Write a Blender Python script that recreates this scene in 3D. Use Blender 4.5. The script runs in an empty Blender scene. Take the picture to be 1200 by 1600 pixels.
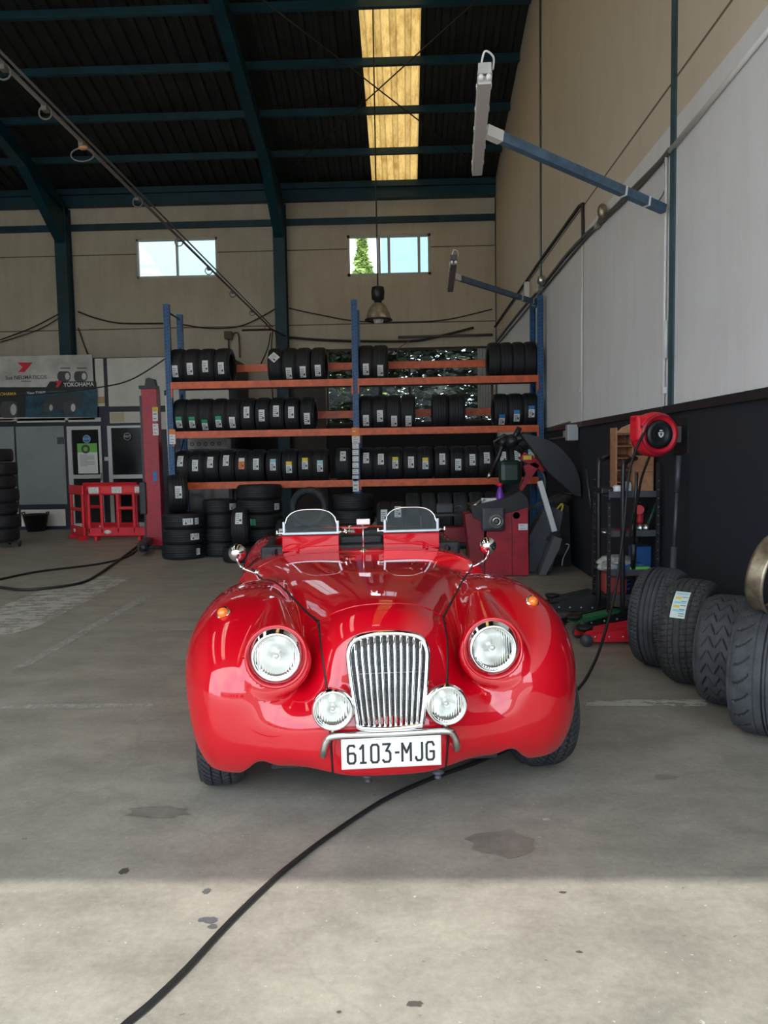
import bpy, bmesh, math, random
import numpy as np
from mathutils import Vector, Matrix
random.seed(7)
C = bpy.context.scene.collection
PI = math.pi
H = 1.42                                   # camera height (m)

# ------------------------------------------------------------------ camera
def cam_axes(yaw, pitch, roll):
    f = Vector((-math.sin(yaw)*math.cos(pitch), math.cos(yaw)*math.cos(pitch), -math.sin(pitch)))
    r0 = Vector((math.cos(yaw), math.sin(yaw), 0)); u0 = r0.cross(f)
    return r0*math.cos(roll)-u0*math.sin(roll), u0*math.cos(roll)+r0*math.sin(roll), f
CR, CU, CF = cam_axes(math.radians(1.6), math.radians(4.3), math.radians(1.0))
cd = bpy.data.cameras.new('camera'); cam = bpy.data.objects.new('camera', cd); C.objects.link(cam)
cd.sensor_fit = 'HORIZONTAL'; cd.sensor_width = 36; cd.lens = 36
cam.matrix_world = Matrix(((CR.x, CU.x, -CF.x, 0), (CR.y, CU.y, -CF.y, 0), (CR.z, CU.z, -CF.z, H), (0, 0, 0, 1)))
cd.clip_end = 300
bpy.context.scene.camera = cam
def at(px, py, X=None, Y=None, Z=None):
    """point seen at a pixel of the photograph, on the plane X, Y or Z = value"""
    d = CF+CR*((px-600)/1200)+CU*((800-py)/1200); o = Vector((0, 0, H))
    if X is not None: t = (X-o.x)/d.x
    elif Y is not None: t = (Y-o.y)/d.y
    else: t = (Z-o.z)/d.z
    return o+d*t

# ------------------------------------------------------------------ materials
def mat(name, col, rough=.5, metal=0, coat=0, spec=None, trans=0, emit=None, noise=None, bump=None, alpha=None, ior=None, noise_col=None):
    m = bpy.data.materials.new(name); m.use_nodes = True; nt = m.node_tree; b = nt.nodes['Principled BSDF']
    b.inputs['Base Color'].default_value = (*col, 1); b.inputs['Roughness'].default_value = rough; b.inputs['Metallic'].default_value = metal
    if coat: b.inputs['Coat Weight'].default_value = coat; b.inputs['Coat IOR'].default_value = 1.7; b.inputs['Coat Roughness'].default_value = .02
    if spec is not None: b.inputs['Specular IOR Level'].default_value = spec
    if trans: b.inputs['Transmission Weight'].default_value = trans
    if ior: b.inputs['IOR'].default_value = ior
    if emit: b.inputs['Emission Color'].default_value = (*emit[0], 1); b.inputs['Emission Strength'].default_value = emit[1]
    tc = nt.nodes.new('ShaderNodeTexCoord')
    if noise:      # (scale, amount)
        n = nt.nodes.new('ShaderNodeTexNoise'); n.inputs['Scale'].default_value = noise[0]; n.inputs['Detail'].default_value = 6
        n.inputs['Roughness'].default_value = .65
        nt.links.new(tc.outputs['Object'], n.inputs['Vector'])
        r = nt.nodes.new('ShaderNodeValToRGB'); e = r.color_ramp.elements
        lo = noise_col or tuple(c*(1-noise[1]) for c in col); hi = tuple(min(1, c*(1+noise[1]*.6)) for c in col) if not noise_col else col
        e[0].position = .35; e[0].color = (*lo, 1); e[1].position = .65; e[1].color = (*hi, 1)
        nt.links.new(n.outputs['Fac'], r.inputs['Fac']); nt.links.new(r.outputs['Color'], b.inputs['Base Color'])
    if bump:
        n2 = nt.nodes.new('ShaderNodeTexNoise'); n2.inputs['Scale'].default_value = bump[0]; n2.inputs['Detail'].default_value = 5
        nt.links.new(tc.outputs['Object'], n2.inputs['Vector'])
        bp = nt.nodes.new('ShaderNodeBump'); bp.inputs['Strength'].default_value = bump[1]; bp.inputs['Distance'].default_value = .01
        nt.links.new(n2.outputs['Fac'], bp.inputs['Height']); nt.links.new(bp.outputs['Normal'], b.inputs['Normal'])
    return m
M = {}
M['red'] = mat('car_red_paint', (.56, .0, .010), .5, coat=1, spec=.08)
M['red_flat'] = mat('red_panel_paint', (.66, .0, .010), .5, coat=.5, spec=.1)
M['chrome'] = mat('chrome', (.85, .86, .87), .07, 1)
M['satin'] = mat('brushed_steel', (.62, .62, .6), .28, 1)
M['seam'] = mat('dark_rubber_seam', (.012, .006, .008), .6)
M['white_plate'] = mat('plate_white', (.86, .87, .88), .35)
M['plate_ink'] = mat('plate_black', (.015, .018, .02), .5)
M['black'] = mat('black_plastic', (.012, .013, .015), .45, noise=(8, .3))
M['black_metal'] = mat('black_painted_metal', (.016, .017, .02), .38, noise=(12, .4))
M['leather'] = mat('black_leather', (.012, .013, .015), .5, bump=(60, .3))
M['amber'] = mat('amber_plastic', (.9, .22, .02), .2, coat=.6)
M['tyre'] = mat('tyre_rubber', (.009, .0105, .014), .62, noise=(18, .35), bump=(120, .2))
M['tyre_dust'] = mat('dusty_tyre_rubber', (.035, .038, .043), .72, noise=(11, .4), bump=(90, .3))
M['tyre_worn'] = mat('worn_grey_tyre_rubber', (.052, .056, .063), .75, noise=(9, .38), bump=(70, .35))
M['tyre_old'] = mat('old_brownish_tyre_rubber', (.047, .046, .045), .75, noise=(14, .4), bump=(80, .35))
M['teal'] = mat('teal_steel_paint', (.003, .046, .072), .5, noise=(3, .35))
M['pillar_teal'] = mat('grey_teal_post_paint', (.035, .085, .11), .5, noise=(5, .3))
M['blue'] = mat('rack_blue_paint', (.012, .09, .24), .42, noise=(14, .3))
M['orange'] = mat('rack_orange_paint', (.66, .115, .028), .45, noise=(10, .25))
M['arm_blue'] = mat('arm_blue_paint', (.07, .13, .20), .45, noise=(8, .3))
M['lamp_white'] = mat('lamp_housing_plastic', (.52, .52, .5), .4, noise=(9, .15))
M['lamp_clear'] = mat('milky_diffuser', (.6, .61, .59), .3)
M['lamp_dull'] = mat('dull_diffuser', (.16, .165, .165), .4)
M['tube_white'] = mat('fluorescent_tube', (.85, .85, .83), .3)
M['paper'] = mat('white_paper', (.72, .74, .75), .6)
M['ink'] = mat('printed_ink', (.06, .06, .07), .6)
M['green_ink'] = mat('green_print', (.01, .32, .14), .5)
M['yellow_ink'] = mat('yellow_print', (.75, .55, .05), .5)
M['orange_ink'] = mat('orange_print', (.8, .22, .02), .5)
M['blue_ink'] = mat('blue_print', (.03, .2, .5), .5)
M['cyan_ink'] = mat('pale_cyan_print', (.3, .6, .65), .5)
M['red_ink'] = mat('red_print', (.62, .02, .04), .5)
M['red_plastic'] = mat('red_plastic', (.74, .012, .03), .42, noise=(7, .12))
M['red_metal'] = mat('red_machine_paint', (.42, .012, .03), .4, noise=(6, .25))
M['red_dark'] = mat('dark_red_machine_paint', (.25, .01, .02), .45, noise=(6, .3))
M['grey_metal'] = mat('grey_machine_paint', (.06, .065, .075), .45, noise=(9, .3))
M['guard'] = mat('dark_guard_plastic', (.022, .025, .03), .42, noise=(5, .3))
M['navy'] = mat('navy_frame_paint', (.008, .01, .028), .45)
M['white_panel'] = mat('white_panel', (.62, .61, .57), .45, noise=(2, .1))
M['alu'] = mat('aluminium_frame', (.5, .51, .5), .4, .4)
M['frost'] = mat('frosted_glass', (.25, .29, .3), .25, noise=(1.5, .1))
M['dark_glass'] = mat('dark_door_glass', (.012, .014, .016), .12)
M['mdf'] = mat('brown_board', (.42, .2, .1), .6, noise=(16, .25))
M['mdf_dark'] = mat('brown_board_edge', (.25, .1, .05), .6)
M['green'] = mat('green_plastic', (.16, .5, .08), .4)
M['dgreen'] = mat('dark_green_plastic', (.012, .07, .04), .4)
M['purple'] = mat('purple_plastic', (.18, .04, .42), .3)
M['hose'] = mat('black_hose_rubber', (.012, .012, .013), .5)
M['wire'] = mat('dark_wire', (.03, .028, .025), .6)
M['wire_light'] = mat('grey_wire', (.12, .11, .1), .6)
M['pipe_white'] = mat('white_conduit', (.7, .7, .68), .45)
M['bronze'] = mat('bronze_rim_metal', (.34, .29, .21), .38, .75, noise=(12, .45))
M['lampbell'] = mat('aluminium_bell', (.42, .36, .26), .38, .5, noise=(10, .3))
M['door_brown'] = mat('dark_brown_door', (.035, .014, .01), .5, noise=(5, .3))
M['box_blue'] = mat('blue_box', (.02, .1, .3), .45)
M['yellow'] = mat('yellow_plastic', (.75, .55, .04), .45)
M['bark'] = mat('tree_bark', (.06, .045, .03), .9, noise=(6, .4))
M['seat_red'] = mat('red_tool_rubber', (.5, .02, .03), .5)
def glass(name, col, rough=0, ior=1.5):
    m = bpy.data.materials.new(name); m.use_nodes = True; nt = m.node_tree; nt.nodes.clear()
    o = nt.nodes.new('ShaderNodeOutputMaterial'); mx = nt.nodes.new('ShaderNodeMixShader'); t = nt.nodes.new('ShaderNodeBsdfTransparent')
    g = nt.nodes.new('ShaderNodeBsdfGlossy'); g.inputs['Roughness'].default_value = rough
    fr = nt.nodes.new('ShaderNodeFresnel'); fr.inputs['IOR'].default_value = ior
    t.inputs['Color'].default_value = (*col, 1)
    nt.links.new(fr.outputs[0], mx.inputs[0]); nt.links.new(t.outputs[0], mx.inputs[1]); nt.links.new(g.outputs[0], mx.inputs[2]); nt.links.new(mx.outputs[0], o.inputs[0])
    return m
M['glass'] = glass('clear_glass', (.93, .96, .95))
M['glass_thin'] = glass('thin_clear_glass', (.95, .97, .96), 0, 1.15)
M['glass_smoke'] = glass('tinted_windscreen', (.80, .84, .81), 0, 1.22)
M['glass_dirty'] = glass('hazy_window_glass', (.50, .56, .55))
def leafmat(name, c1, c2):
    m = bpy.data.materials.new(name); m.use_nodes = True; nt = m.node_tree; b = nt.nodes['Principled BSDF']
    oi = nt.nodes.new('ShaderNodeTexNoise'); oi.inputs['Scale'].default_value = 2.5
    tc = nt.nodes.new('ShaderNodeTexCoord'); nt.links.new(tc.outputs['Object'], oi.inputs['Vector'])
    r = nt.nodes.new('ShaderNodeValToRGB'); r.color_ramp.elements[0].color = (*c1, 1); r.color_ramp.elements[1].color = (*c2, 1)
    r.color_ramp.elements[0].position = .35; r.color_ramp.elements[1].position = .65
    nt.links.new(oi.outputs['Fac'], r.inputs[0]); nt.links.new(r.outputs[0], b.inputs['Base Color']); b.inputs['Roughness'].default_value = .6
    return m
M['leaf_dark'] = leafmat('dark_foliage', (.008, .013, .006), (.02, .03, .012))
M['leaf_light'] = leafmat('conifer_foliage', (.16, .26, .05), (.36, .46, .14))

# wall / floor / roof shaders ---------------------------------------------------
def N(nt, t, **kw):
    n = nt.nodes.new(t)
    for k, v in kw.items():
        if k in n.inputs.keys(): n.inputs[k].default_value = v
        else: setattr(n, k, v)
    return n
def ramp(nt, src, p0, c0, p1, c1):
    r = nt.nodes.new('ShaderNodeValToRGB'); e = r.color_ramp.elements
    e[0].position = p0; e[0].color = (*c0, 1) if len(c0) == 3 else c0; e[1].position = p1; e[1].color = (*c1, 1) if len(c1) == 3 else c1
    nt.links.new(src, r.inputs[0]); return r.outputs[0]
def mixc(nt, f, a, b, mode='MIX'):
    m = nt.nodes.new('ShaderNodeMix'); m.data_type = 'RGBA'; m.blend_type = mode
    for sock, v in ((m.inputs[0], f), (m.inputs[6], a), (m.inputs[7], b)):
        if isinstance(v, bpy.types.NodeSocket): nt.links.new(v, sock)
        elif isinstance(v, (int, float)): sock.default_value = v
        else: sock.default_value = (*v, 1)
    return m.outputs[2]
def noise(nt, vec, sc, det=6, rough=.6, scale3=None):
    n = N(nt, 'ShaderNodeTexNoise'); n.inputs['Scale'].default_value = sc; n.inputs['Detail'].default_value = det; n.inputs['Roughness'].default_value = rough
    if scale3:
        mp = nt.nodes.new('ShaderNodeMapping'); mp.inputs['Scale'].default_value = scale3; nt.links.new(vec, mp.inputs[0]); vec = mp.outputs[0]
    nt.links.new(vec, n.inputs['Vector']); return n.outputs['Fac']
def floor_mat():
    m = bpy.data.materials.new('worn_concrete'); m.use_nodes = True; nt = m.node_tree; b = nt.nodes['Principled BSDF']
    geo = nt.nodes.new('ShaderNodeNewGeometry'); P = geo.outputs['Position']
    big = noise(nt, P, .9, 5, .55); mid = noise(nt, P, 4.5, 8, .7); fine = noise(nt, P, 40, 6, .75); scr = noise(nt, P, 6, 8, .75, (2.2, .5, 1))
    c = ramp(nt, big, .3, (.19, .182, .165), .7, (.325, .315, .285))
    c = mixc(nt, .55, c, ramp(nt, mid, .3, (.2, .195, .18), .72, (.37, .36, .33)))
    c = mixc(nt, .35, c, ramp(nt, fine, .32, (.13, .125, .115), .68, (.44, .43, .40)))
    md2 = noise(nt, P, 2.2, 9, .72, (1, 1.6, 1)); c = mixc(nt, .35, c, ramp(nt, md2, .38, (.15, .145, .13), .62, (.40, .385, .35)))
    st = ramp(nt, noise(nt, P, 1.1, 4, .6), .60, (0, 0, 0), .72, (1, 1, 1))
    c = mixc(nt, mixc(nt, .25, (0, 0, 0), st), c, (.12, .105, .085))
    sc2 = ramp(nt, scr, .66, (0, 0, 0), .74, (1, 1, 1)); c = mixc(nt, mixc(nt, .30, (0, 0, 0), sc2), c, (.46, .45, .43))
    c = mixc(nt, 1.0, c, (1.03, 1.0, .93), 'MULTIPLY')
    sp1 = ramp(nt, noise(nt, P, 55, 3, .5), .70, (0,)*3, .73, (.7,)*3); c = mixc(nt, sp1, c, (.55, .54, .5))
    sp2 = ramp(nt, noise(nt, P, 23, 4, .6, (1, 1.7, 1)), .27, (.75,)*3, .31, (0,)*3); c = mixc(nt, sp2, c, (.09, .085, .075))
    wv = nt.nodes.new('ShaderNodeTexVoronoi'); wv.feature = 'DISTANCE_TO_EDGE'; wv.inputs['Scale'].default_value = .45
    mpn = nt.nodes.new('ShaderNodeVectorMath'); mpn.operation = 'MULTIPLY_ADD'; nz2 = nt.nodes.new('ShaderNodeTexNoise'); nz2.inputs['Scale'].default_value = 3; nz2.inputs['Detail'].default_value = 8
    nt.links.new(P, nz2.inputs['Vector']); nt.links.new(nz2.outputs['Color'], mpn.inputs[0]); mpn.inputs[1].default_value = (.35, .35, 0); nt.links.new(P, mpn.inputs[2]); nt.links.new(mpn.outputs[0], wv.inputs['Vector'])
    ck = ramp(nt, wv.outputs['Distance'], .0, (.14,)*3, .005, (0,)*3); c = mixc(nt, ck, c, (.10, .095, .085))
    nt.links.new(c, b.inputs['Base Color'])
    rr = ramp(nt, mid, .3, (.38,)*3, .7, (.62,)*3); nt.links.new(rr, b.inputs['Roughness'])
    bp = N(nt, 'ShaderNodeBump'); bp.inputs['Strength'].default_value = .12; bp.inputs['Distance'].default_value = .01
    nt.links.new(fine, bp.inputs['Height']); nt.links.new(bp.outputs[0], b.inputs['Normal'])
    return m
M['floor'] = floor_mat()
def plaster(name, base, dirt, streak=.4, joints=None, split=None):
    """wall: split = [(z, colour below)...] colour bands"""
    m = bpy.data.materials.new(name); m.use_nodes = True; nt = m.node_tree; b = nt.nodes['Principled BSDF']; b.inputs['Roughness'].default_value = .75
    geo = nt.nodes.new('ShaderNodeNewGeometry'); P = geo.outputs['Position']
    sx = nt.nodes.new('ShaderNodeSeparateXYZ'); nt.links.new(P, sx.inputs[0])
    col = None
    bands = (split or [])
    c = base
    for z, cc in bands:
        g = nt.nodes.new('ShaderNodeMath'); g.operation = 'LESS_THAN'; nt.links.new(sx.outputs['Z'], g.inputs[0]); g.inputs[1].default_value = z
        c = mixc(nt, g.outputs[0], c, cc)
    n1 = noise(nt, P, .8, 6, .6); n2 = noise(nt, P, 3, 7, .7, (1.5, 1.5, .25)); n3 = noise(nt, P, 14, 5, .7)
    c = mixc(nt, ramp(nt, n1, .35, (0,)*3, .75, (streak,)*3), c, dirt, 'MULTIPLY')
    c = mixc(nt, ramp(nt, n2, .45, (0,)*3, .8, (streak,)*3), c, dirt, 'MULTIPLY')
    c = mixc(nt, ramp(nt, n3, .4, (0,)*3, .8, (streak*.35,)*3), c, dirt, 'MULTIPLY')
    if joints:
        for z in joints:
            d = nt.nodes.new('ShaderNodeMath'); d.operation = 'COMPARE'; nt.links.new(sx.outputs['Z'], d.inputs[0]); d.inputs[1].default_value = z; d.inputs[2].default_value = .012
            c = mixc(nt, d.outputs[0], c, (.25, .23, .2), 'MULTIPLY')
    nt.links.new(c, b.inputs['Base Color']); return m
M['wall_back'] = plaster('back_wall_plaster', (.66, .60, .50), (.66, .61, .54), .5, joints=(4.35, 6.0), split=[(2.1, (.012, .013, .018))])  # near-black lower band puts the darkness behind the rack into the wall colour
M['wall_right'] = plaster('right_wall_paint', (.70, .61, .49), (.74, .70, .64), .3, joints=(4.2,), split=[(3.9, (.80, .80, .81)), (1.72, (.014, .017, .026))])
M['wall_plain'] = plaster('plain_wall', (.4, .37, .32), (.7, .66, .6), .4)
M['roof'] = mat('dark_roof_sheet', (.018, .021, .02), .55, noise=(3, .4))
def skylight_mat():
    m = bpy.data.materials.new('yellowed_fibreglass'); m.use_nodes = True; nt = m.node_tree; nt.nodes.clear()
    o = nt.nodes.new('ShaderNodeOutputMaterial'); geo = nt.nodes.new('ShaderNodeNewGeometry'); P = geo.outputs['Position']
    c = mixc(nt, ramp(nt, noise(nt, P, 1.2, 8, .75, (3, 1, 1)), .45, (0,)*3, .68, (1,)*3), (.25, .158, .05), (.12, .06, .012))
    c = mixc(nt, ramp(nt, noise(nt, P, 9, 6, .7, (5, .6, 1)), .5, (0,)*3, .75, (.7,)*3), c, (.07, .04, .012))
    t = nt.nodes.new('ShaderNodeBsdfTranslucent'); d = nt.nodes.new('ShaderNodeBsdfDiffuse'); mx = nt.nodes.new('ShaderNodeMixShader'); mx.inputs[0].default_value = .12
    nt.links.new(c, t.inputs[0]); nt.links.new(c, d.inputs[0]); nt.links.new(t.outputs[0], mx.inputs[1]); nt.links.new(d.outputs[0], mx.inputs[2]); nt.links.new(mx.outputs[0], o.inputs[0])
    return m
M['skylight'] = skylight_mat()
def skylight_fill():
    m = bpy.data.materials.new('milky_fill_sheet'); m.use_nodes = True; nt = m.node_tree; nt.nodes.clear()
    o = nt.nodes.new('ShaderNodeOutputMaterial'); t = nt.nodes.new('ShaderNodeBsdfTranslucent'); geo = nt.nodes.new('ShaderNodeNewGeometry')
    c = ramp(nt, noise(nt, geo.outputs['Position'], 2, 5, .6), .35, (.62, .54, .40), .7, (.85, .78, .64))
    nt.links.new(c, t.inputs[0]); nt.links.new(t.outputs[0], o.inputs[0]); return m
M['skylight_fill'] = skylight_fill()
def worn_paint():
    m = bpy.data.materials.new('worn_white_floor_paint'); m.use_nodes = True; nt = m.node_tree; b = nt.nodes['Principled BSDF']
    b.inputs['Base Color'].default_value = (.5, .49, .46, 1); b.inputs['Roughness'].default_value = .6
    geo = nt.nodes.new('ShaderNodeNewGeometry')
    a = ramp(nt, noise(nt, geo.outputs['Position'], 7, 9, .75, (.6, 1.4, 1)), .43, (0,)*3, .51, (.9,)*3)
    nt.links.new(a, b.inputs['Alpha']); return m
M['worn_white'] = worn_paint()
def worn_paint2():
    m = bpy.data.materials.new('faded_white_floor_line'); m.use_nodes = True; nt = m.node_tree; b = nt.nodes['Principled BSDF']
    b.inputs['Base Color'].default_value = (.48, .47, .45, 1); b.inputs['Roughness'].default_value = .6
    geo = nt.nodes.new('ShaderNodeNewGeometry')
    a = ramp(nt, noise(nt, geo.outputs['Position'], 14, 9, .8), .36, (0,)*3, .56, (.75,)*3)
    nt.links.new(a, b.inputs['Alpha']); return m
M['faded_white'] = worn_paint2()
def lens_mat():
    m = bpy.data.materials.new('fluted_lamp_lens'); m.use_nodes = True; nt = m.node_tree; nt.nodes.clear()
    o = nt.nodes.new('ShaderNodeOutputMaterial'); mx = nt.nodes.new('ShaderNodeMixShader'); t = nt.nodes.new('ShaderNodeBsdfTransparent'); g = nt.nodes.new('ShaderNodeBsdfGlossy')
    d = nt.nodes.new('ShaderNodeBsdfDiffuse'); mx2 = nt.nodes.new('ShaderNodeMixShader')
    g.inputs['Roughness'].default_value = .05; t.inputs['Color'].default_value = (.93, .95, .93, 1); d.inputs['Color'].default_value = (.72, .73, .66, 1)
    tc = nt.nodes.new('ShaderNodeTexCoord'); w = nt.nodes.new('ShaderNodeTexWave'); w.inputs['Scale'].default_value = 34; w.inputs['Distortion'].default_value = 0.6
    nt.links.new(tc.outputs['Object'], w.inputs['Vector'])
    bp = nt.nodes.new('ShaderNodeBump'); bp.inputs['Strength'].default_value = .22; bp.inputs['Distance'].default_value = .004; nt.links.new(w.outputs['Fac'], bp.inputs['Height'])
    nt.links.new(bp.outputs[0], g.inputs['Normal'])
    fr = nt.nodes.new('ShaderNodeFresnel'); fr.inputs['IOR'].default_value = 1.6; nt.links.new(bp.outputs[0], fr.inputs['Normal'])
    mx2.inputs[0].default_value = .30
    nt.links.new(t.outputs[0], mx2.inputs[1]); nt.links.new(d.outputs[0], mx2.inputs[2])
    nt.links.new(fr.outputs[0], mx.inputs[0]); nt.links.new(mx2.outputs[0], mx.inputs[1]); nt.links.new(g.outputs[0], mx.inputs[2]); nt.links.new(mx.outputs[0], o.inputs[0]); return m
M['lens'] = lens_mat()
M['reflector'] = mat('lamp_reflector', (.9, .91, .88), .22, 1)

# ------------------------------------------------------------------ mesh helper
class MB:
    def __init__(s): s.v = []; s.f = []; s.m = []; s.sm = []
    def add(s, vs, fs, m=0, smooth=False, T=None):
        o = len(s.v)
        s.v += [tuple(T @ Vector(p)) if T is not None else tuple(p) for p in vs]
        s.f += [tuple(i+o for i in f) for f in fs]; s.m += [m]*len(fs); s.sm += [smooth]*len(fs); return s
    def box(s, c, d, m=0, T=None, rz=0, bev=0):
        x, y, z = [q/2 for q in d]
        if rz: T = (T or Matrix()) @ Matrix.Translation(c) @ Matrix.Rotation(rz, 4, 'Z'); c = (0, 0, 0)
        cx, cy, cz = c
        if bev <= 0:
            vs = [(cx+a*x, cy+b*y, cz+e*z) for a in (-1, 1) for b in (-1, 1) for e in (-1, 1)]
            return s.add(vs, [(0, 1, 3, 2), (4, 6, 7, 5), (0, 4, 5, 1), (2, 3, 7, 6), (0, 2, 6, 4), (1, 5, 7, 3)], m, False, T)
        bm = bmesh.new(); bmesh.ops.create_cube(bm, size=1)
        for v in bm.verts: v.co = Vector((v.co.x*2*x, v.co.y*2*y, v.co.z*2*z))
        bmesh.ops.bevel(bm, geom=bm.edges[:], offset=bev, segments=2, affect='EDGES', profile=.5)
        bm.verts.index_update()
        vs = [(v.co.x+cx, v.co.y+cy, v.co.z+cz) for v in bm.verts]; fs = [[v.index for v in f.verts] for f in bm.faces]; bm.free()
        return s.add(vs, fs, m, False, T)
    def b2(s, lo, hi, m=0, T=None, bev=0): return s.box([(a+b)/2 for a, b in zip(lo, hi)], [abs(b-a) for a, b in zip(lo, hi)], m, T, 0, bev)
    def bar(s, a, b, w, h, m=0, up=(0, 0, 1)):
        a = Vector(a); b = Vector(b); d = (b-a); L = d.length; d.normalize(); u = Vector(up)
        if abs(d.dot(u)) > .98: u = Vector((1, 0, 0))
        x = d.cross(u).normalized(); z = x.cross(d)
        T = Matrix(((x.x, d.x, z.x, (a.x+b.x)/2), (x.y, d.y, z.y, (a.y+b.y)/2), (x.z, d.z, z.z, (a.z+b.z)/2), (0, 0, 0, 1)))
        return s.box((0, 0, 0), (w, L, h), m, T)
    def tube(s, pts, r, m=0, seg=10, closed=False, caps=True):
        P = [Vector(p) for p in pts]; n = len(P); R = r if isinstance(r, (list, tuple)) else [r]*n
        tan = []
        for i in range(n):
            if closed: t = P[(i+1) % n]-P[i-1]
            else: t = P[min(i+1, n-1)]-P[max(i-1, 0)]
            tan.append(t.normalized() if t.length > 1e-9 else Vector((0, 0, 1)))
        u = tan[0].orthogonal().normalized(); vs = []
        for i in range(n):
            u = (u-tan[i]*u.dot(tan[i])); u = u.normalized() if u.length > 1e-6 else tan[i].orthogonal().normalized()
            w = tan[i].cross(u)
            for k in range(seg):
                a = 2*PI*k/seg; vs.append(P[i]+(u*math.cos(a)+w*math.sin(a))*R[i])
        fs = []
        for i in range(n if closed else n-1):
            j = (i+1) % n
            for k in range(seg): k2 = (k+1) % seg; fs.append((i*seg+k, i*seg+k2, j*seg+k2, j*seg+k))
        s.add(vs, fs, m, True)
        if caps and not closed:
            s.add(vs[:seg], [tuple(range(seg))[::-1]], m); s.add(vs[-seg:], [tuple(range(seg))], m)
        return s
    def lathe(s, prof, c=(0, 0, 0), axis='Z', seg=32, m=0, T=None, closed=False, smooth=True, ms=None):
        """prof: (r, h) pairs along axis"""
        n = len(prof); vs = []
        for k in range(seg):
            a = 2*PI*k/seg
            for r, h in prof:
                p = (r*math.cos(a), r*math.sin(a), h)
                if axis == 'X': p = (p[2], p[0], p[1])
                elif axis == 'Y': p = (p[0], p[2], p[1])
                vs.append((p[0]+c[0], p[1]+c[1], p[2]+c[2]))
        fs = []; mm = []
        for k in range(seg):
            k2 = (k+1) % seg
            for i in range(n if closed else n-1):
                j = (i+1) % n; fs.append((k*n+i, k2*n+i, k2*n+j, k*n+j)); mm.append(ms[i] if ms else m)
        o = len(s.m); s.add(vs, fs, m, smooth, T)
        if ms: s.m[o:] = mm
        return s
    def prism(s, poly, h0, h1, axis='Y', m=0, T=None, smooth=False):
        """poly in the plane perpendicular to axis: Y -> (x,z), X -> (y,z), Z -> (x,y)"""
        def p3(a, b, h): return {'Y': (a, h, b), 'X': (h, a, b), 'Z': (a, b, h)}[axis]
        n = len(poly); vs = [p3(a, b, h0) for a, b in poly]+[p3(a, b, h1) for a, b in poly]
        fs = [tuple(range(n))[::-1], tuple(range(n, 2*n))]+[(i, (i+1) % n, n+(i+1) % n, n+i) for i in range(n)]
        return s.add(vs, fs, m, smooth, T)
    def sphere(s, c, r, m=0, seg=16, rings=10, sc=(1, 1, 1), T=None):
        pr = [(r*math.sin(PI*i/rings), -r*math.cos(PI*i/rings)) for i in range(rings+1)]
        t = Matrix.Translation(c) @ Matrix.Diagonal((*sc, 1)); t = T @ t if T else t
        return s.lathe(pr, (0, 0, 0), 'Z', seg, m, t)
    def quad(s, pts, m=0): return s.add(pts, [tuple(range(len(pts)))], m)
WM = {}
def wmat(o): return WM.get(o.name, Matrix())
def obj(name, mb, mats, parent=None, local=False, fixn=True, **props):
    me = bpy.data.meshes.new(name)
    T = Matrix() if (local or parent is None) else wmat(parent).inverted()
    me.from_pydata([tuple(T @ Vector(v)) for v in mb.v] if (parent and not local) else mb.v, [], mb.f)
    if not isinstance(mats, (list, tuple)): mats = [mats]
    for m_ in mats: me.materials.append(m_)
    me.polygons.foreach_set('material_index', mb.m); me.polygons.foreach_set('use_smooth', mb.sm)
    if fixn:
        bm = bmesh.new(); bm.from_mesh(me); bmesh.ops.remove_doubles(bm, verts=bm.verts, dist=1e-5); bmesh.ops.recalc_face_normals(bm, faces=bm.faces); bm.to_mesh(me); bm.free()
    o = bpy.data.objects.new(name, me); C.objects.link(o)
    if parent: o.parent = parent; WM[o.name] = wmat(parent)
    else: WM[o.name] = Matrix()
    for k, v in props.items(): o[k] = v
    return o
def thing(name, label, cat, loc=(0, 0, 0), rz=0, group=None):
    o = bpy.data.objects.new(name, None); C.objects.link(o); o.empty_display_size = .1
    o.location = loc; o.rotation_euler = (0, 0, rz); WM[o.name] = Matrix.Translation(loc) @ Matrix.Rotation(rz, 4, 'Z')
    o['label'] = label; o['category'] = cat
    if group: o['group'] = group
    return o
def tag(o, label, cat, group=None):
    o['label'] = label; o['category'] = cat
    if group: o['group'] = group
    return o
def struct(name, mb, mats): return obj(name, mb, mats, None, kind='structure')
def spline(pts, n=8):
    P = [Vector(p) for p in pts]; out = []
    for i in range(len(P)-1):
        a = P[max(i-1, 0)]; b = P[i]; c = P[i+1]; d = P[min(i+2, len(P)-1)]
        for k in range(n):
            t = k/n; out.append(.5*((2*b)+(c-a)*t+(2*a-5*b+4*c-d)*t*t+(3*b-a-3*c+d)*t**3))
    out.append(P[-1]); return out
def text_mb(s, size, T, m=0, depth=0, sx=1, bold=0, mb=None, align='CENTER'):
    cu = bpy.data.curves.new('t', 'FONT'); cu.body = s; cu.size = size; cu.align_x = align; cu.align_y = 'CENTER'; cu.offset = bold; cu.resolution_u = 3
    to = bpy.data.objects.new('t', cu); C.objects.link(to)
    bpy.context.view_layer.update()
    me = bpy.data.meshes.new_from_object(to); mb = mb or MB()
    mb.add([(v.co.x*sx, v.co.y, 0) for v in me.vertices], [tuple(p.vertices) for p in me.polygons], m, False, T)
    bpy.data.objects.remove(to); bpy.data.meshes.remove(me); bpy.data.curves.remove(cu); return mb
def face_cam(loc, rz=0):   # text plane facing -Y
    return Matrix.Translation(loc) @ Matrix.Rotation(rz, 4, 'Z') @ Matrix.Rotation(PI/2, 4, 'X')
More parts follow.
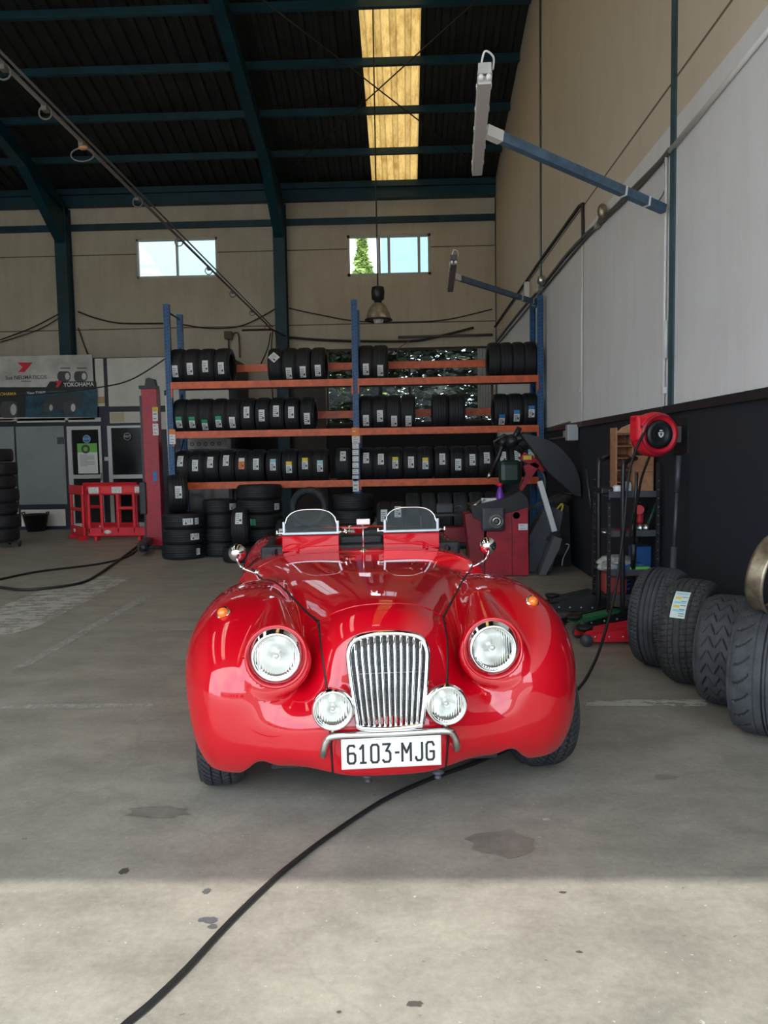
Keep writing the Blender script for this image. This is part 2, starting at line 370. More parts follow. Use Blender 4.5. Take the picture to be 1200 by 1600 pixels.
# ================================================================== SHELL
XR, XL, YB, YF = 2.08, -14.0, 17.5, -0.8
ZE, SL, YRIDGE = 7.32, .24, 8.5
def zr(y): return ZE+SL*(YB-y) if y >= YRIDGE else ZE+SL*(YB-YRIDGE)-SL*(YRIDGE-y)
struct('floor', MB().b2((XL-.2, YF, -.2), (XR+.2, YB+.2, 0)), M['floor'])
struct('ground_outside', MB().b2((-40, YB+.2, -.25), (40, 60, -.05)), M['leaf_dark'])
struct('floor_outside', MB().b2((-30, -40, -.2), (25, YF, 0)), M['floor'])
gab = [(YF-.2, 0), (YB+.2, 0), (YB+.2, zr(YB)+.3), (YRIDGE, zr(YRIDGE)+.25), (YF-.2, zr(YF)+.3)]
struct('wall_right', MB().prism(gab, XR, XR+.2, 'X'), M['wall_right'])
struct('wall_left', MB().prism(gab, XL-.2, XL, 'X'), M['wall_plain'])
# door side: opening behind the camera
fw = MB(); fw.b2((XL, YF-.2, 4.65), (XR, YF, zr(YF)+.1)); fw.b2((XL, YF-.2, 0), (-11, YF, 4.65)); struct('wall_front', fw, M['wall_plain'])
# back wall with window openings
def holes_wall(x0, x1, z0, z1, holes, ya, yb):
    xs = sorted({x0, x1, *[h[0] for h in holes], *[h[1] for h in holes]}); zs = sorted({z0, z1, *[h[2] for h in holes], *[h[3] for h in holes]})
    mb = MB()
    for a, b in zip(xs, xs[1:]):
        run = None
        for c, d in zip(zs, zs[1:]):
            inside = any(h[0] <= (a+b)/2 <= h[1] and h[2] <= (c+d)/2 <= h[3] for h in holes)
            if inside:
                if run: mb.b2((a, ya, run[0]), (b, yb, run[1])); run = None
            else: run = (run[0], d) if run else (c, d)
        if run: mb.b2((a, ya, run[0]), (b, yb, run[1]))
    return mb
def rect(px0, py0, px1, py1, Y):
    a = at(px0, (py0+py1)/2, Y=Y); b = at(px1, (py0+py1)/2, Y=Y); c = at((px0+px1)/2, py0, Y=Y); d = at((px0+px1)/2, py1, Y=Y)
    return a.x, b.x, d.z, c.z
w1 = rect(213, 372, 340, 434, YB); w2 = rect(542.5, 366, 673, 430.5, YB); w3 = rect(510, 543, 771, 662, YB)
wL = (w1[0]-4.95, w1[1]-4.99, w1[2], w1[3])
w3 = (w3[0], min(w3[1], XR-.06), w3[2], w3[3])
struct('wall_back', holes_wall(XL, XR, 0, ZE+.3, [w1, w2, w3, wL], YB, YB+.2), M['wall_back'])
def win(n, w, bars, thick=.05, pane=M['glass'], panes=None, m=M['alu']):
    x0, x1, z0, z1 = w; fr = MB(); y = YB+.04
    for a, b in (((x0, z0), (x1, z0+thick)), ((x0, z1-thick), (x1, z1)), ((x0, z0), (x0+thick, z1)), ((x1-thick, z0), (x1, z1))): fr.b2((a[0], y-.03, a[1]), (b[0], y+.03, b[1]))
    for bx in bars: fr.b2((x0+(x1-x0)*bx-thick*.5, y-.035, z0), (x0+(x1-x0)*bx+thick*.5, y+.025, z1))
    o = struct('window_%d' % n, fr, m); pn = MB()
    for a, b in (panes or [(0, 1)]): pn.b2((x0+(x1-x0)*a+.01, y-.004, z0+.01), (x0+(x1-x0)*b-.01, y+.004, z1-.01))
    obj('window_pane', pn, pane, o); return o
win(1, w1, [.5], pane=M['glass_dirty'])
win(2, w2, [.385, .50, .86], .06, panes=[(.4, 1)], pane=M['glass_dirty'])
win(3, w3, [.5], .05, m=M['door_brown'], pane=M['glass_thin'])
win(4, wL, [.5], pane=M['glass_dirty'])
# dark brown door leaf left of the big window
dz = rect(454, 604, 508, 700, YB)
struct('door_1', MB().b2((dz[0], YB-.05, .0), (w3[0]-.02, YB-.002, dz[3])), M['door_brown'])
# clear strip curtain at the right end of the window
cu = MB(); cw = rect(746, 545, 768, 650, YB)
for i in range(5):
    xx = cw[0]+(cw[1]-cw[0])*(i+.5)/5; cu.prism([(xx-.035, YB-.07), (xx, YB-.10), (xx+.035, YB-.07), (xx, YB-.06)], cw[2], cw[3], 'Z')
tag(obj('strip_curtain', cu, M['alu']), 'narrow silvery strip curtain hanging at the right end of the big leafy window', 'curtain')
# ---- roof
rf = MB(); pitch = .25
def corr(x0, x1, ya, yb, mb):
    n = int(round((x1-x0)/pitch)); xs = []
    for i in range(n):
        a = x0+(x1-x0)*i/n; p = (x1-x0)/n
        xs += [(a, 0), (a+p*.32, 0), (a+p*.42, .05), (a+p*.9, .05)]
    xs.append((x1, 0)); vs = [(x, ya, zr(ya)+h) for x, h in xs]+[(x, yb, zr(yb)+h) for x, h in xs]; k = len(xs)
    mb.add(vs, [(i, i+1, k+i+1, k+i) for i in range(k-1)])
SKX = (at(582, 298, Y=YB).x, at(652, 298, Y=YB).x)
for ya, yb in ((YB+.2, YRIDGE), (YRIDGE, YF-.3)):
    if yb > 5: corr(XL, SKX[0], ya, yb, rf)
    else:
        for xa_, xb_ in ((XL, -10.6), (-9.35, -5.9), (-4.65, SKX[0])): corr(xa_, xb_, ya, yb, rf)
    corr(SKX[1], XR+.01, ya, yb, rf)
r_o = struct('ceiling', rf, M['roof'])
sk2 = MB()
for xa_, xb_ in ((-10.6, -9.35), (-5.9, -4.65)): corr(xa_, xb_, YRIDGE, YF-.3, sk2)  # unseen skylight strips, added on the front slope to brighten the interior
struct('skylight_front_added', sk2, M['skylight_fill'])
sk = MB(); corr(SKX[0], SKX[1], YB+.1, YRIDGE+.3, sk); corr(SKX[0], SKX[1], YRIDGE-.3, YF+.5, sk); struct('skylight', sk, M['skylight'])
rd = MB(); rd.b2((SKX[0], YRIDGE-.3, zr(YRIDGE)-.02), (SKX[1], YRIDGE+.3, zr(YRIDGE)+.06)); struct('trim_1', rd, M['roof'])
tn = 2
def trim(mb, m):
    global tn
    o = struct('trim_%d' % tn, mb, m); tn += 1; return o
# purlins (their distances read off the photograph), both slopes
for y in (17.25, 16.15, 14.95, 13.75, 12.55, 11.35, 10.15, 8.95, 7.5, 5.5, 3.5, 1.5, -.3):
    z = zr(y); trim(MB().b2((XL, y-.04, z-.135), (XR-.01, y+.04, z-.01)), M['teal'])
# eave gutter beam along the back wall, and the horizontal rail
trim(MB().b2((XL, YB-.2, 7.03), (XR, YB-.002, 7.33)), M['teal'])
zb = at(437, 349, Y=YB).z
trim(MB().b2((XL, YB-.09, zb-.065), (XR, YB-.002, zb+.065)), M['teal'])
# columns and rafters
PX = [at(438, 400, Y=YB-.15).x, at(100, 400, Y=YB-.15).x]; PX.append(2*PX[1]-PX[0])
for x in PX:
    c = MB(); c.b2((x-.13, YB-.32, 0), (x+.13, YB-.30, 7.0)); c.b2((x-.13, YB-.03, 0), (x+.13, YB-.01, 7.0)); c.b2((x-.1, YB-.30, 0), (x+.1, YB-.03, 7.0)); trim(c, M['teal'])
    r = MB()
    for ya, yb in ((YB-.1, YRIDGE), (YRIDGE, YF)):
        r.prism([(ya, zr(ya)-.24), (ya, zr(ya)-.52), (yb, zr(yb)-.52), (yb, zr(yb)-.24)], x-.10, x+.10, 'X')
    r.prism([(YB-.32, 6.2), (YB-.32, 6.95), (YB-1.7, zr(YB-1.7)-.50), (YB-1.9, zr(YB-1.9)-.52)], x-.10, x+.10, 'X')
    trim(r, M['teal'])
# roof bracing wires
trim(MB().tube([(PX[0], 16.9, zr(16.9)-.2), (XR-.1, 11.5, zr(11.5)-.2)], .012).tube([(PX[0], 11.5, zr(11.5)-.22), (XR-.1, 16.9, zr(16.9)-.22)], .012), M['wire'])
# posts of the right wall
for y in (6.08, 11.75, 17.38, .4):
    trim(MB().b2((XR-.015, y-.06, 1.72 if y < 10 else 0), (XR+.0, y+.04, zr(y)-.1)), M['pillar_teal'])
trim(MB().b2((XR-.03, YF, 1.70), (XR, YB, 1.76)), M['black_metal'])
# faded floor markings
def fl(pts, m, z=.003):
    p = [at(x, y, Z=0) for x, y in pts]; trim(MB().quad([(q.x, q.y, z) for q in p]), m)
fl([(0, 996), (58, 980), (205, 903), (150, 900), (60, 925), (0, 948)], M['worn_white'])
fl([(20, 1046), (42, 1043), (238, 932), (224, 930)], M['faded_white'])
fl([(0, 1102), (0, 1109), (108, 1108), (240, 1104), (240, 1100), (106, 1101)], M['faded_white'])
fl([(920, 1094), (1105, 1094), (1105, 1104), (915, 1104)], M['worn_white'])
fl([(240, 983), (300, 983), (300, 985.5), (240, 985)], M['faded_white'])
def blot(px, py, r, m, seed, sy=.6):
    rr = random.Random(seed); c = at(px, py, Z=0); n = 18
    trim(MB().quad([(c.x+r*math.cos(2*PI*i/n)*(.6+.6*rr.random()), c.y+r*sy*math.sin(2*PI*i/n)*(.6+.6*rr.random()), .002) for i in range(n)]), m)
M['damp'] = mat('damp_patch', (.215, .20, .172), .45, noise=(9, .25)); M['oil'] = mat('oil_stain', (.085, .078, .068), .35); M['drip'] = mat('dark_grey_paint_drip', (.1, .11, .115), .4)
blot(326, 1438, .035, M['drip'], 3, .5); blot(322, 1393, .014, M['drip'], 5, 1.3); blot(332, 1448, .02, M['drip'], 8)
blot(194, 1362, .02, M['oil'], 9, 1.2); blot(647, 1569, .025, M['oil'], 19, .5); blot(780, 1318, .13, M['damp'], 29, .8); blot(905, 1488, .01, M['oil'], 39); blot(530, 1582, .008, M['oil'], 49); blot(880, 1395, .012, M['oil'], 59); blot(1040, 1215, .06, M['damp'], 69, .5); blot(245, 1270, .16, M['damp'], 79, .4); blot(853, 1281, .02, M['worn_white'], 4); blot(842, 1308, .01, M['worn_white'], 14)

# ================================================================== OUTSIDE, behind the back windows
def tree_obj(name, label, base, h, spread, n, m, seed, cone=False, leaf=.14, z0=.15):
    t = thing(name, label, 'tree', base); rr = random.Random(seed)
    tr = MB(); tr.tube([(base[0], base[1], 0), (base[0]+.05, base[1], h*.5), (base[0], base[1], h*.95)], [.16, .1, .02], seg=8)
    for i in range(14):
        a = rr.random()*2*PI; z = h*(.2+.7*rr.random()); L = spread*(1-z/h if cone else .8)*.8
        tr.tube([(base[0], base[1], z), (base[0]+L*math.cos(a), base[1]+L*math.sin(a), z+.2*L)], [.04, .01], seg=5)
    obj('trunk', tr, M['bark'], t, fixn=False)
    lf = MB()
    for i in range(n):
        z = h*(z0+(1-z0)*rr.random()**(1.3 if cone else .8)); a = rr.random()*2*PI
        R = spread*(max(.06, 1-z/h)*math.sqrt(rr.random()) if cone else .95*math.sqrt(rr.random()))
        if cone: R *= .75+.35*math.sin(z*9+a*3)
        p = Vector((base[0]+R*math.cos(a), base[1]+R*math.sin(a)*.8, z)); s_ = leaf*(.5+rr.random())
        T = Matrix.Translation(p) @ Matrix.Rotation(rr.random()*6.3, 4, 'Z') @ Matrix.Rotation(rr.random()*6.3, 4, 'X')
        lf.add([(-s_, 0, 0), (0, -s_*.35, .02), (s_, 0, 0), (0, s_*.35, -.02)], [(0, 1, 2, 3)], 0, False, T)
    obj('foliage', lf, m, t, fixn=False, kind='stuff'); return t
cx = at(563, 400, Y=27).x
tree_obj('conifer_tree', 'sunlit yellow-green pointed tree seen through the open half of the upper right window', (at(566, 400, Y=27).x, 27, 0), at(566, 372, Y=27).z, 3.0, 16000, M['leaf_light'], 5, True, .10, .3)
for i, (px, Yd, lab) in enumerate(((520, 20.6, 'left end of the big low window'), (590, 21.2, 'middle of the big low window, below the pendant lamp'), (668, 20.5, 'right half of the big low window'), (742, 21.3, 'big low window, beside the strip curtain'))):
    b = at(px, 600, Y=Yd)
    tree_obj('leafy_tree', 'dark leafy tree outside the '+lab, (b.x, Yd, 0), 5.4, .78, 2500, M['leaf_dark'], 20+i, False, .14, .3)
# low buildings across the yard, behind the camera (seen mirrored in the paint)
bb = MB(); bb.b2((-26, -36, 0), (2, -30, 4.2)); bb.b2((2, -38, 0), (20, -31, 3.2))
for i in range(9): bb.b2((-25+i*3, -30.0, 1), (-23.6+i*3, -29.95, 2.6), 1)
struct('wall_yard', bb, [M['wall_plain'], M['dark_glass']])
# ================================================================== CAR
YAW = math.radians(6.3)
car = thing('roadster_car', 'red open vintage-style roadster with chrome grille and round lamps on the workshop floor', 'car', (.24, 0, 0), YAW)
def smin(a, b, k):
    h = np.clip(.5+.5*(b-a)/k, 0, 1); return b*(1-h)+a*h-k*h*(1-h)
def smax(a, b, k): return -smin(-a, -b, k)
def sel(d, r, p):
    q = [np.abs(x)/rr for x, rr in zip(d, r)]
    s = sum(x**p for x in q)+1e-12; F = s**(1/p)
    g = np.sqrt(sum((x**(p-1)/rr)**2 for x, rr in zip(q, r)))/s**((p-1)/p)
    return (F-1)/np.maximum(g, 1e-6)
vt = np.arange(2.6, 6.9, .005)
def table(pts, sig=.05):
    y = np.interp(vt, [p[0] for p in pts], [p[1] for p in pts]); k = int(3*sig/.005); x = np.arange(-k, k+1)*.005
    g = np.exp(-x*x/2/sig/sig); g /= g.sum(); return np.convolve(np.pad(y, k, mode='edge'), g, 'valid')
TW = table([(2.6, .20), (2.86, .232), (2.95, .272), (3.13, .335), (3.5, .445), (4.0, .61), (4.45, .755), (4.8, .765), (5.5, .78), (6.0, .70), (6.5, .5)])
TR = table([(2.6, .735), (2.86, .785), (2.98, .817), (3.1, .836), (3.3, .85), (3.7, .862), (4.5, .868), (5.0, .87), (5.7, .90), (6.1, .84), (6.5, .62)], .06)
TP = table([(2.6, 3.4), (3.0, 2.5), (3.2, 2.5), (3.6, 2.8), (4.0, 3.1), (4.5, 4.0), (5.5, 3.2), (6.5, 2.4)])
def loftF(u, v, z):
    w = np.interp(v, vt, TW); rg = np.interp(v, vt, TR); p = np.interp(v, vt, TP); b = rg-.42
    return ((np.abs(u)/w)**p+(np.abs(z-.42)/b)**p+1e-12)**(1/p)-1
def vfront(u, z): return 2.835+.19*np.maximum(z-.38, 0)+.08*np.maximum(.38-z, 0)+.55*u*u
def sdf(u, v, z):
    right = u > 0; u = np.abs(u); e = .004
    F = loftF(u, v, z); gu = (loftF(u+e, v, z)-F)/e; gv = (loftF(u, v+e, z)-F)/e; gz = (loftF(u, v, z+e)-F)/e
    loft = F/np.maximum(np.sqrt(gu*gu+gv*gv+gz*gz), .6)
    loft = smax(loft, (vfront(u, z)-v)/np.sqrt(1+.19**2+(1.1*u)**2), .10)
    loft = smax(loft, v-6.45, .35)
    # front fenders
    UC, VC, ZC = .555+.012*right, 3.52, .43
    ru = np.where(u > UC, .296+.006*right, .285); rv = np.where(v < VC, .605, .86); rz = np.where(z > ZC, .392, .40)
    fen = sel((u-UC, v-VC, z-ZC), (ru, rv, rz), 2.42)
    # headlamp nacelle: cone from the lamp back and up into the fender
    A = np.array([.424, 2.985, .650]); B = np.array([.442, 3.30, .772])
    ab = B-A; t = np.clip(((u-A[0])*ab[0]+(v-A[1])*ab[1]+(z-A[2])*ab[2])/ab.dot(ab), -.1, 1)
    d = np.sqrt((u-A[0]-t*ab[0])**2+(v-A[1]-t*ab[1])**2+(z-A[2]-t*ab[2])**2)
    nac = d-(.127-.080*t)
    nac = smax(nac, (2.948+.10*(z-.65))-v, .02)
    apr = sel((u, v-3.30, z-.34), (.70, .445, .20), 2.6)
    f = smin(loft, fen, .055); f = smin(f, apr, .09); f = smin(f, nac, .028)
    # rear fenders
    rf_ = sel((u-.61, v-5.75, z-.42), (.22, .68, .40), 2.4); f = smin(f, rf_, .06)
    sill = sel((u, v-4.6, z-.34), (.73, 1.2, .18), 3); f = smin(f, sill, .05)
    # headlamp socket and grille recess
    sk_ = np.maximum(np.sqrt((u-.424)**2+(z-.652)**2)-(.1135-.62*np.maximum(v-2.955, 0)), v-3.035); f = np.maximum(f, -sk_)
    # wheel arches
    for vc, r in ((3.38, .325), (5.75, .335)):
        cyl = np.maximum(np.sqrt((v-vc)**2+(z-.28)**2)-r, .50-u); f = smax(f, -cyl, .012)
    # bottom
    zb_ = .197-.034*np.clip((u-.52)/.06, 0, 1)+.04*np.exp(-((u-.49)/.05)**2)*(v < 3.45)
    f = smax(f, zb_-z, .03)
    # cockpit
    cock = sel((u, v-5.12, z-1.0), (.60, .53, .62), 5); f = smax(f, -cock, .015)
    return f
def surface_nets(fn, lo, hi, h, iters=5):
    ax = [np.arange(a, b+h, h) for a, b in zip(lo, hi)]; X, Y, Z = np.meshgrid(*ax, indexing='ij'); V = fn(X, Y, Z)
    nx, ny, nz = V.shape; S = V < 0; cs = (nx-1, ny-1, nz-1); acc = np.zeros(cs+(3,)); cnt = np.zeros(cs)
    def sub(a, o): return a[o[0]:o[0]+cs[0], o[1]:o[1]+cs[1], o[2]:o[2]+cs[2]]
    G = (X, Y, Z)
    cor = [(i, j, k) for i in (0, 1) for j in (0, 1) for k in (0, 1)]
    for a in cor:
        for d in range(3):
            if a[d]: continue
            b = list(a); b[d] = 1; va = sub(V, a); vb = sub(V, b); m = (va < 0) != (vb < 0)
            t = np.where(m, va/np.where(m, va-vb, 1), 0)
            for q in range(3): acc[..., q] += np.where(m, sub(G[q], a)*(1-t)+sub(G[q], b)*t, 0)
            cnt += m
    act = cnt > 0; idx = -np.ones(cs, int); idx[act] = np.arange(act.sum()); P = acc[act]/cnt[act][:, None]
    quads = []
    for d in range(3):
        e1, e2 = [q for q in range(3) if q != d]
        s0 = [slice(1, -1)]*3; s0[d] = slice(0, -1); s1 = list(s0); s1[d] = slice(1, None)
        m = S[tuple(s0)] != S[tuple(s1)]; I = np.argwhere(m)
        off = np.array([1, 1, 1]); off[d] = 0; I = I+off
        sgn = S[tuple(s0)][m]
        def c(a, b):
            J = I.copy(); J[:, e1] -= a; J[:, e2] -= b; return idx[J[:, 0], J[:, 1], J[:, 2]]
        q = np.stack([c(0, 0), c(1, 0), c(1, 1), c(0, 1)], 1)
        flip = sgn if d != 1 else ~sgn
        q[~flip] = q[~flip][:, ::-1]; quads.append(q)
    Q = np.concatenate(quads)
    def grad(P):
        e = .002; g = np.stack([(fn(*(P+e*np.eye(3)[i]).T)-fn(*(P-e*np.eye(3)[i]).T))/(2*e) for i in range(3)], 1); return g
    for _ in range(iters):
        g = grad(P); f = fn(*P.T); st = -f[:, None]*g/np.maximum((g*g).sum(1), .05)[:, None]; L = np.linalg.norm(st, axis=1)
        st *= np.minimum(1, .4*h/np.maximum(L, 1e-9))[:, None]; P = P+st*.9
    g = grad(P); n = g/np.maximum(np.linalg.norm(g, axis=1), 1e-9)[:, None]
    return P, Q, n
P_, Q_, N_ = surface_nets(sdf, (-.96, 2.74, .12), (.96, 6.6, 1.0), .0125)
# reject inverted orientation
a_, b_, c_ = P_[Q_[:, 0]], P_[Q_[:, 1]], P_[Q_[:, 2]]
fnrm = np.cross(b_-a_, c_-a_)
if (fnrm*N_[Q_[:, 0]]).sum() < 0: pass
fl_ = (fnrm*N_[Q_[:, 0]]).sum(1) < 0; Q_[fl_] = Q_[fl_][:, ::-1]
cen = P_[Q_].mean(1)
def seam_u(v): return np.interp(v, [2.7, 2.86, 3.0, 3.132, 3.235, 3.35, 3.45, 3.61, 3.77, 4.13, 4.35, 4.5, 4.6], [.217, .222, .240, .253, .281, .314, .347, .412, .467, .558, .62, .66, .67])
cu_, cv_, cz_ = np.abs(cen[:, 0]), cen[:, 1], cen[:, 2]
sv = seam_u(cv_)
crease_v = 3.045+.10*(cu_/.25)**2.2                # front edge of the bonnet
lab = np.zeros(len(Q_), int)
lab[:] = 3                                          # rear body
front = cv_ < 4.42
lab[front & (cu_ > sv)] = 1                         # fenders, split left/right below
lab[front & (cu_ > sv) & (cen[:, 0] > 0)] = 2
lab[(cu_ <= sv) & (cv_ >= crease_v) & (cv_ < 4.45) & (cz_ > .6)] = 0
lab[(cu_ <= sv) & (cv_ < crease_v)] = 4
lab[(cu_ <= sv) & (cz_ <= .6) & (cv_ > 3.0)] = 3
def submesh(name, k, mats):
    q = Q_[lab == k]; u_, inv = np.unique(q, return_inverse=True); inv = inv.reshape(q.shape)
    me = bpy.data.meshes.new(name); me.from_pydata(P_[u_].tolist(), [], inv.tolist())
    me.materials.append(mats); me.polygons.foreach_set('use_smooth', [True]*len(me.polygons))
    me.normals_split_custom_set_from_vertices(N_[u_].tolist())
    o = bpy.data.objects.new(name, me); C.objects.link(o); o.parent = car; WM[o.name] = wmat(car); return o
body = submesh('rear_body', 3, M['red']); fl_o = submesh('front_fender', 1, M['red']); fr_o = submesh('front_fender', 2, M['red'])
bonnet = submesh('bonnet', 0, M['red']); nose = submesh('nose_panel', 4, M['red'])
def cpart(name, mb, m, par=None, **kw): return obj(name, mb, m, par or car, local=True, **kw)
def surf(u, v=None, z=None, lo=None, hi=None):
    """point of the body surface: given (u, v) drop from above, or given (u, z) come from the front"""
    if z is None:
        s = np.linspace(1.0, .2, 400); f = sdf(np.full(400, u), np.full(400, v), s); i = int(np.argmax(f < 0)); return Vector((u, v, s[i]))
    s = np.linspace(2.7, 3.6, 700); f = sdf(np.full(700, u), s, np.full(700, z)); i = int(np.argmax(f < 0)); return Vector((u, s[i], z))
# panel seams
for sg in (-1, 1):
    pts = [surf(sg*float(seam_u(v)), v) for v in np.linspace(3.135, 4.42, 30)]
    cpart('bonnet_seam', MB().tube(pts, .0055, seg=6), M['seam'])
    pts = [surf(sg*float(np.interp(z, [.2, .31, .5, .742], [.217, .220, .228, .258])), z=z) for z in np.linspace(.215, .742, 26)]
    pts.append(surf(sg*.262, 3.12))
    cpart('nose_seam', MB().tube(pts, .005, seg=6), M['seam'])
pts = []
for u in np.linspace(-.25, .25, 41): pts.append(surf(float(u), 3.045+.10*(abs(u)/.25)**2.2))
cpart('bonnet_front_edge', MB().tube(pts, .004, seg=6), M['red'])
# cowl bead
pts = []
for u in np.linspace(-.60, .60, 49): pts.append(surf(float(u), 4.40-.28*max(0, abs(u)-.46)))
cpart('cowl_bead', MB().tube(pts, .004, seg=6), M['red'])
# ---- grille
def grille_pt(a, z):   # a in -1..1 across
    hw = np.interp(z, [.41, .50, .68, .72, .755], [.119, .132, .149, .138, .085]); return Vector((a*hw, 2.80+.19*(z-.41), z))
def gv(z): return 2.800+.20*(z-.41)
outl = [(-.119, .425), (-.135, .53), (-.147, .64), (-.147, .68), (-.136, .713), (-.108, .734), (-.05, .745), (0, .747)]
outl += [(-x, z) for x, z in outl[-2::-1]] + [(.108, .412), (0, .404), (-.108, .412)]
op = spline([(x, gv(z), z) for x, z in outl+outl[:1]], 5)[:-1]
grl = cpart('grille_surround', MB().tube(op, .011, seg=10, closed=True), M['chrome'])
mesh_bg = MB().quad([(p.x, p.y+.035, p.z) for p in op]); 
cpart('grille_mesh', MB().add([(p.x, p.y+.03, p.z) for p in op]+[(p.x, p.y+.09, p.z) for p in op], [tuple(range(len(op)))[::-1]]+[(i, (i+1) % len(op), len(op)+(i+1) % len(op), len(op)+i) for i in range(len(op))]), None or mat('grille_mesh_metal', (.10, .105, .105), .5, .3, noise=(160, .8)), grl)
for i in range(11):
    a = -1+2*(i+1)/12.0
    top = np.interp(abs(a), [0, .4, .7, .85, 1], [.739, .736, .726, .711, .683]); hw_b, hw_t = .119, .149
    pts = []
    for k in range(9):
        z = .415+(top-.415)*k/8; hw = np.interp(z, [.41, .66, .76], [.117, .146, .149]); pts.append((a*hw, gv(z)-.002-.006*math.sin(PI*k/8), z))
    cpart('grille_bar', MB().tube(pts, .0062, seg=8), M['chrome'], grl)
cpart('grille_crossbar', MB().tube([(-.138, gv(.60)+.014, .60), (.138, gv(.60)+.014, .60)], .002, seg=6), M['satin'], grl)
# ---- lamps
def lamp(u, v, z, R, name, sgn, tilt=0):
    T = Matrix.Translation((u, v, z)) @ Matrix.Rotation(tilt, 4, 'X')
    rim = MB().lathe([(R*.80, -.004), (R*.84, -.016), (R*.92, -.019), (R, -.008), (R*1.02, .008), (R*1.0, .03), (R*.9, .03), (R*.84, .004)], axis='Y', seg=48, T=T, closed=True)
    o = cpart(name, rim, M['chrome'])
    ln = MB().lathe([(0, -.030), (R*.3, -.0285), (R*.6, -.022), (R*.8, -.012), (R*.86, -.004)], axis='Y', seg=40, T=T)
    cpart('lens', ln, M['lens'], o)
    rfl = MB().lathe([(R*.86, .0), (R*.7, .022), (R*.45, .04), (R*.2, .052), (0, .056)], axis='Y', seg=40, T=T); cpart('reflector', rfl, M['reflector'], o)
    cpart('bulb', MB().sphere((0, .012, 0), R*.16, T=T).lathe([(R*.1, .02), (R*.1, .055)], axis='Y', seg=12, T=T), M['chrome'], o)
    return o
for sg in (-1, 1):
    hl_ = lamp(sg*.423, 2.955, .651, .098, 'headlamp', sg, -.06)
    cpart('bezel_skirt', MB().lathe([(.094, -.012), (.100, -.006), (.108, .004), (.1145, .014)], axis='Y', seg=48, T=Matrix.Translation((sg*.423, 2.958, .653))), M['chrome'], hl_)
    fo = lamp(sg*.212, 2.800, .485, .077, 'fog_lamp', sg)
    cpart('lamp_shell', MB().lathe([(.077, .0), (.073, .02), (.058, .05), (.03, .07), (0, .075)], axis='Y', seg=32, T=Matrix.Translation((sg*.212, 2.805, .485))), M['chrome'], fo)
    cpart('lamp_post', MB().tube([(sg*.212, 2.83, .41), (sg*.212, 2.83, .375)], .010, seg=10), M['satin'], fo)
    lip = []
    for a_ in np.linspace(0, 2*PI, 49)[:-1]: lip.append(surf(sg*.423+.1155*math.cos(a_), z=.652+.1155*math.sin(a_))+Vector((0, .001, 0)))
    for _ in range(3): lip = [Vector((p.x, (lip[i-1].y+p.y*2+lip[(i+1) % 48].y)/4, p.z)) for i, p in enumerate(lip)]
    cpart('lamp_lip', MB().tube(lip, .0065, seg=10, closed=True), M['red'])
    # indicators
    p = surf(sg*.649, 3.205); g = Vector((sg*.25, -.75, .6)).normalized()
    q = Vector((0, 0, 1)).rotation_difference(g).to_matrix().to_4x4(); T = Matrix.Translation(p) @ q
    ind = cpart('indicator_lamp', MB().lathe([(.0, .032), (.012, .03), (.020, .022), (.024, .008), (.024, 0)], seg=24, T=T), M['amber'])
    cpart('indicator_bezel', MB().lathe([(.023, .012), (.029, .010), (.030, -.01), (.022, -.01)], seg=24, T=T), M['chrome'], ind)
    # mirrors
    m0 = surf(sg*.60, 4.30)
    hd = Vector((sg*.712, 4.348, .885))
    st = spline([m0+Vector((0, 0, -.01)), m0+Vector((sg*.05, -.01, .015)), hd+Vector((-sg*.022, -.03, -.075)), hd+Vector((-sg*.004, -.035, -.035)), hd+Vector((0, -.01, -.01))], 6)
    mi = cpart('door_mirror', MB().lathe([(0, -.04), (.02, -.037), (.038, -.024), (.048, -.006), (.05, .012), (.046, .016), (0, .016)], axis='Y', seg=32, T=Matrix.Translation(hd)), M['chrome'])
    cpart('mirror_stalk', MB().tube(st, .0065, seg=8).sphere(m0, .017).sphere(st[9], .010), M['chrome'], mi)
# ---- tube bumper
pts = [(-.249, 2.865, .315), (-.252, 2.84, .30), (-.250, 2.815, .325), (-.236, 2.805, .366), (-.20, 2.80, .385), (0, 2.795, .386)]
pts += [(-x, y, z) for x, y, z in pts[-2::-1]]
cpart('tube_bumper', MB().tube(spline(pts, 8), .0135, seg=14).sphere((-.25, 2.862, .312), .0135).sphere((.25, 2.862, .312), .0135), M['satin'])
# ---- number plate
tl = math.atan2(.007, .11); zc = .322
PT = Matrix.Translation((0, 2.775, zc)) @ Matrix.Rotation(PI/2-.02, 4, 'X')   # local x right, y up, z toward viewer
pl = cpart('number_plate', MB().box((0, 0, -.004), (.37, .112, .008), bev=.002, T=PT), M['white_plate'])
G = {'6': [[(.92, 1.85), (.8, 2), (.2, 2), (0, 1.75), (0, .25), (.2, 0), (.8, 0), (1, .25), (1, .9), (.8, 1.12), (.2, 1.12), (0, .95)]],
     '1': [[(.1, 1.6), (.55, 2), (.55, 0)], [(.15, 0), (.95, 0)]], '0': [[(.2, 0), (0, .25), (0, 1.75), (.2, 2), (.8, 2), (1, 1.75), (1, .25), (.8, 0), (.2, 0)]],
     '3': [[(.02, 2), (.95, 2), (.45, 1.25), (.8, 1.2), (1, .95), (1, .25), (.8, 0), (.2, 0), (0, .22)]], '-': [[(.15, 1), (.85, 1)]],
     'M': [[(0, 0), (0, 2), (.5, .95), (1, 2), (1, 0)]], 'J': [[(1, 2), (1, .25), (.8, 0), (.2, 0), (0, .22), (0, .4)]],
     'G': [[(1, 1.65), (.8, 2), (.2, 2), (0, 1.75), (0, .25), (.2, 0), (.8, 0), (1, .25), (1, .95), (.5, .95)]]}
chw, chh = .0265, .066
ink = MB()
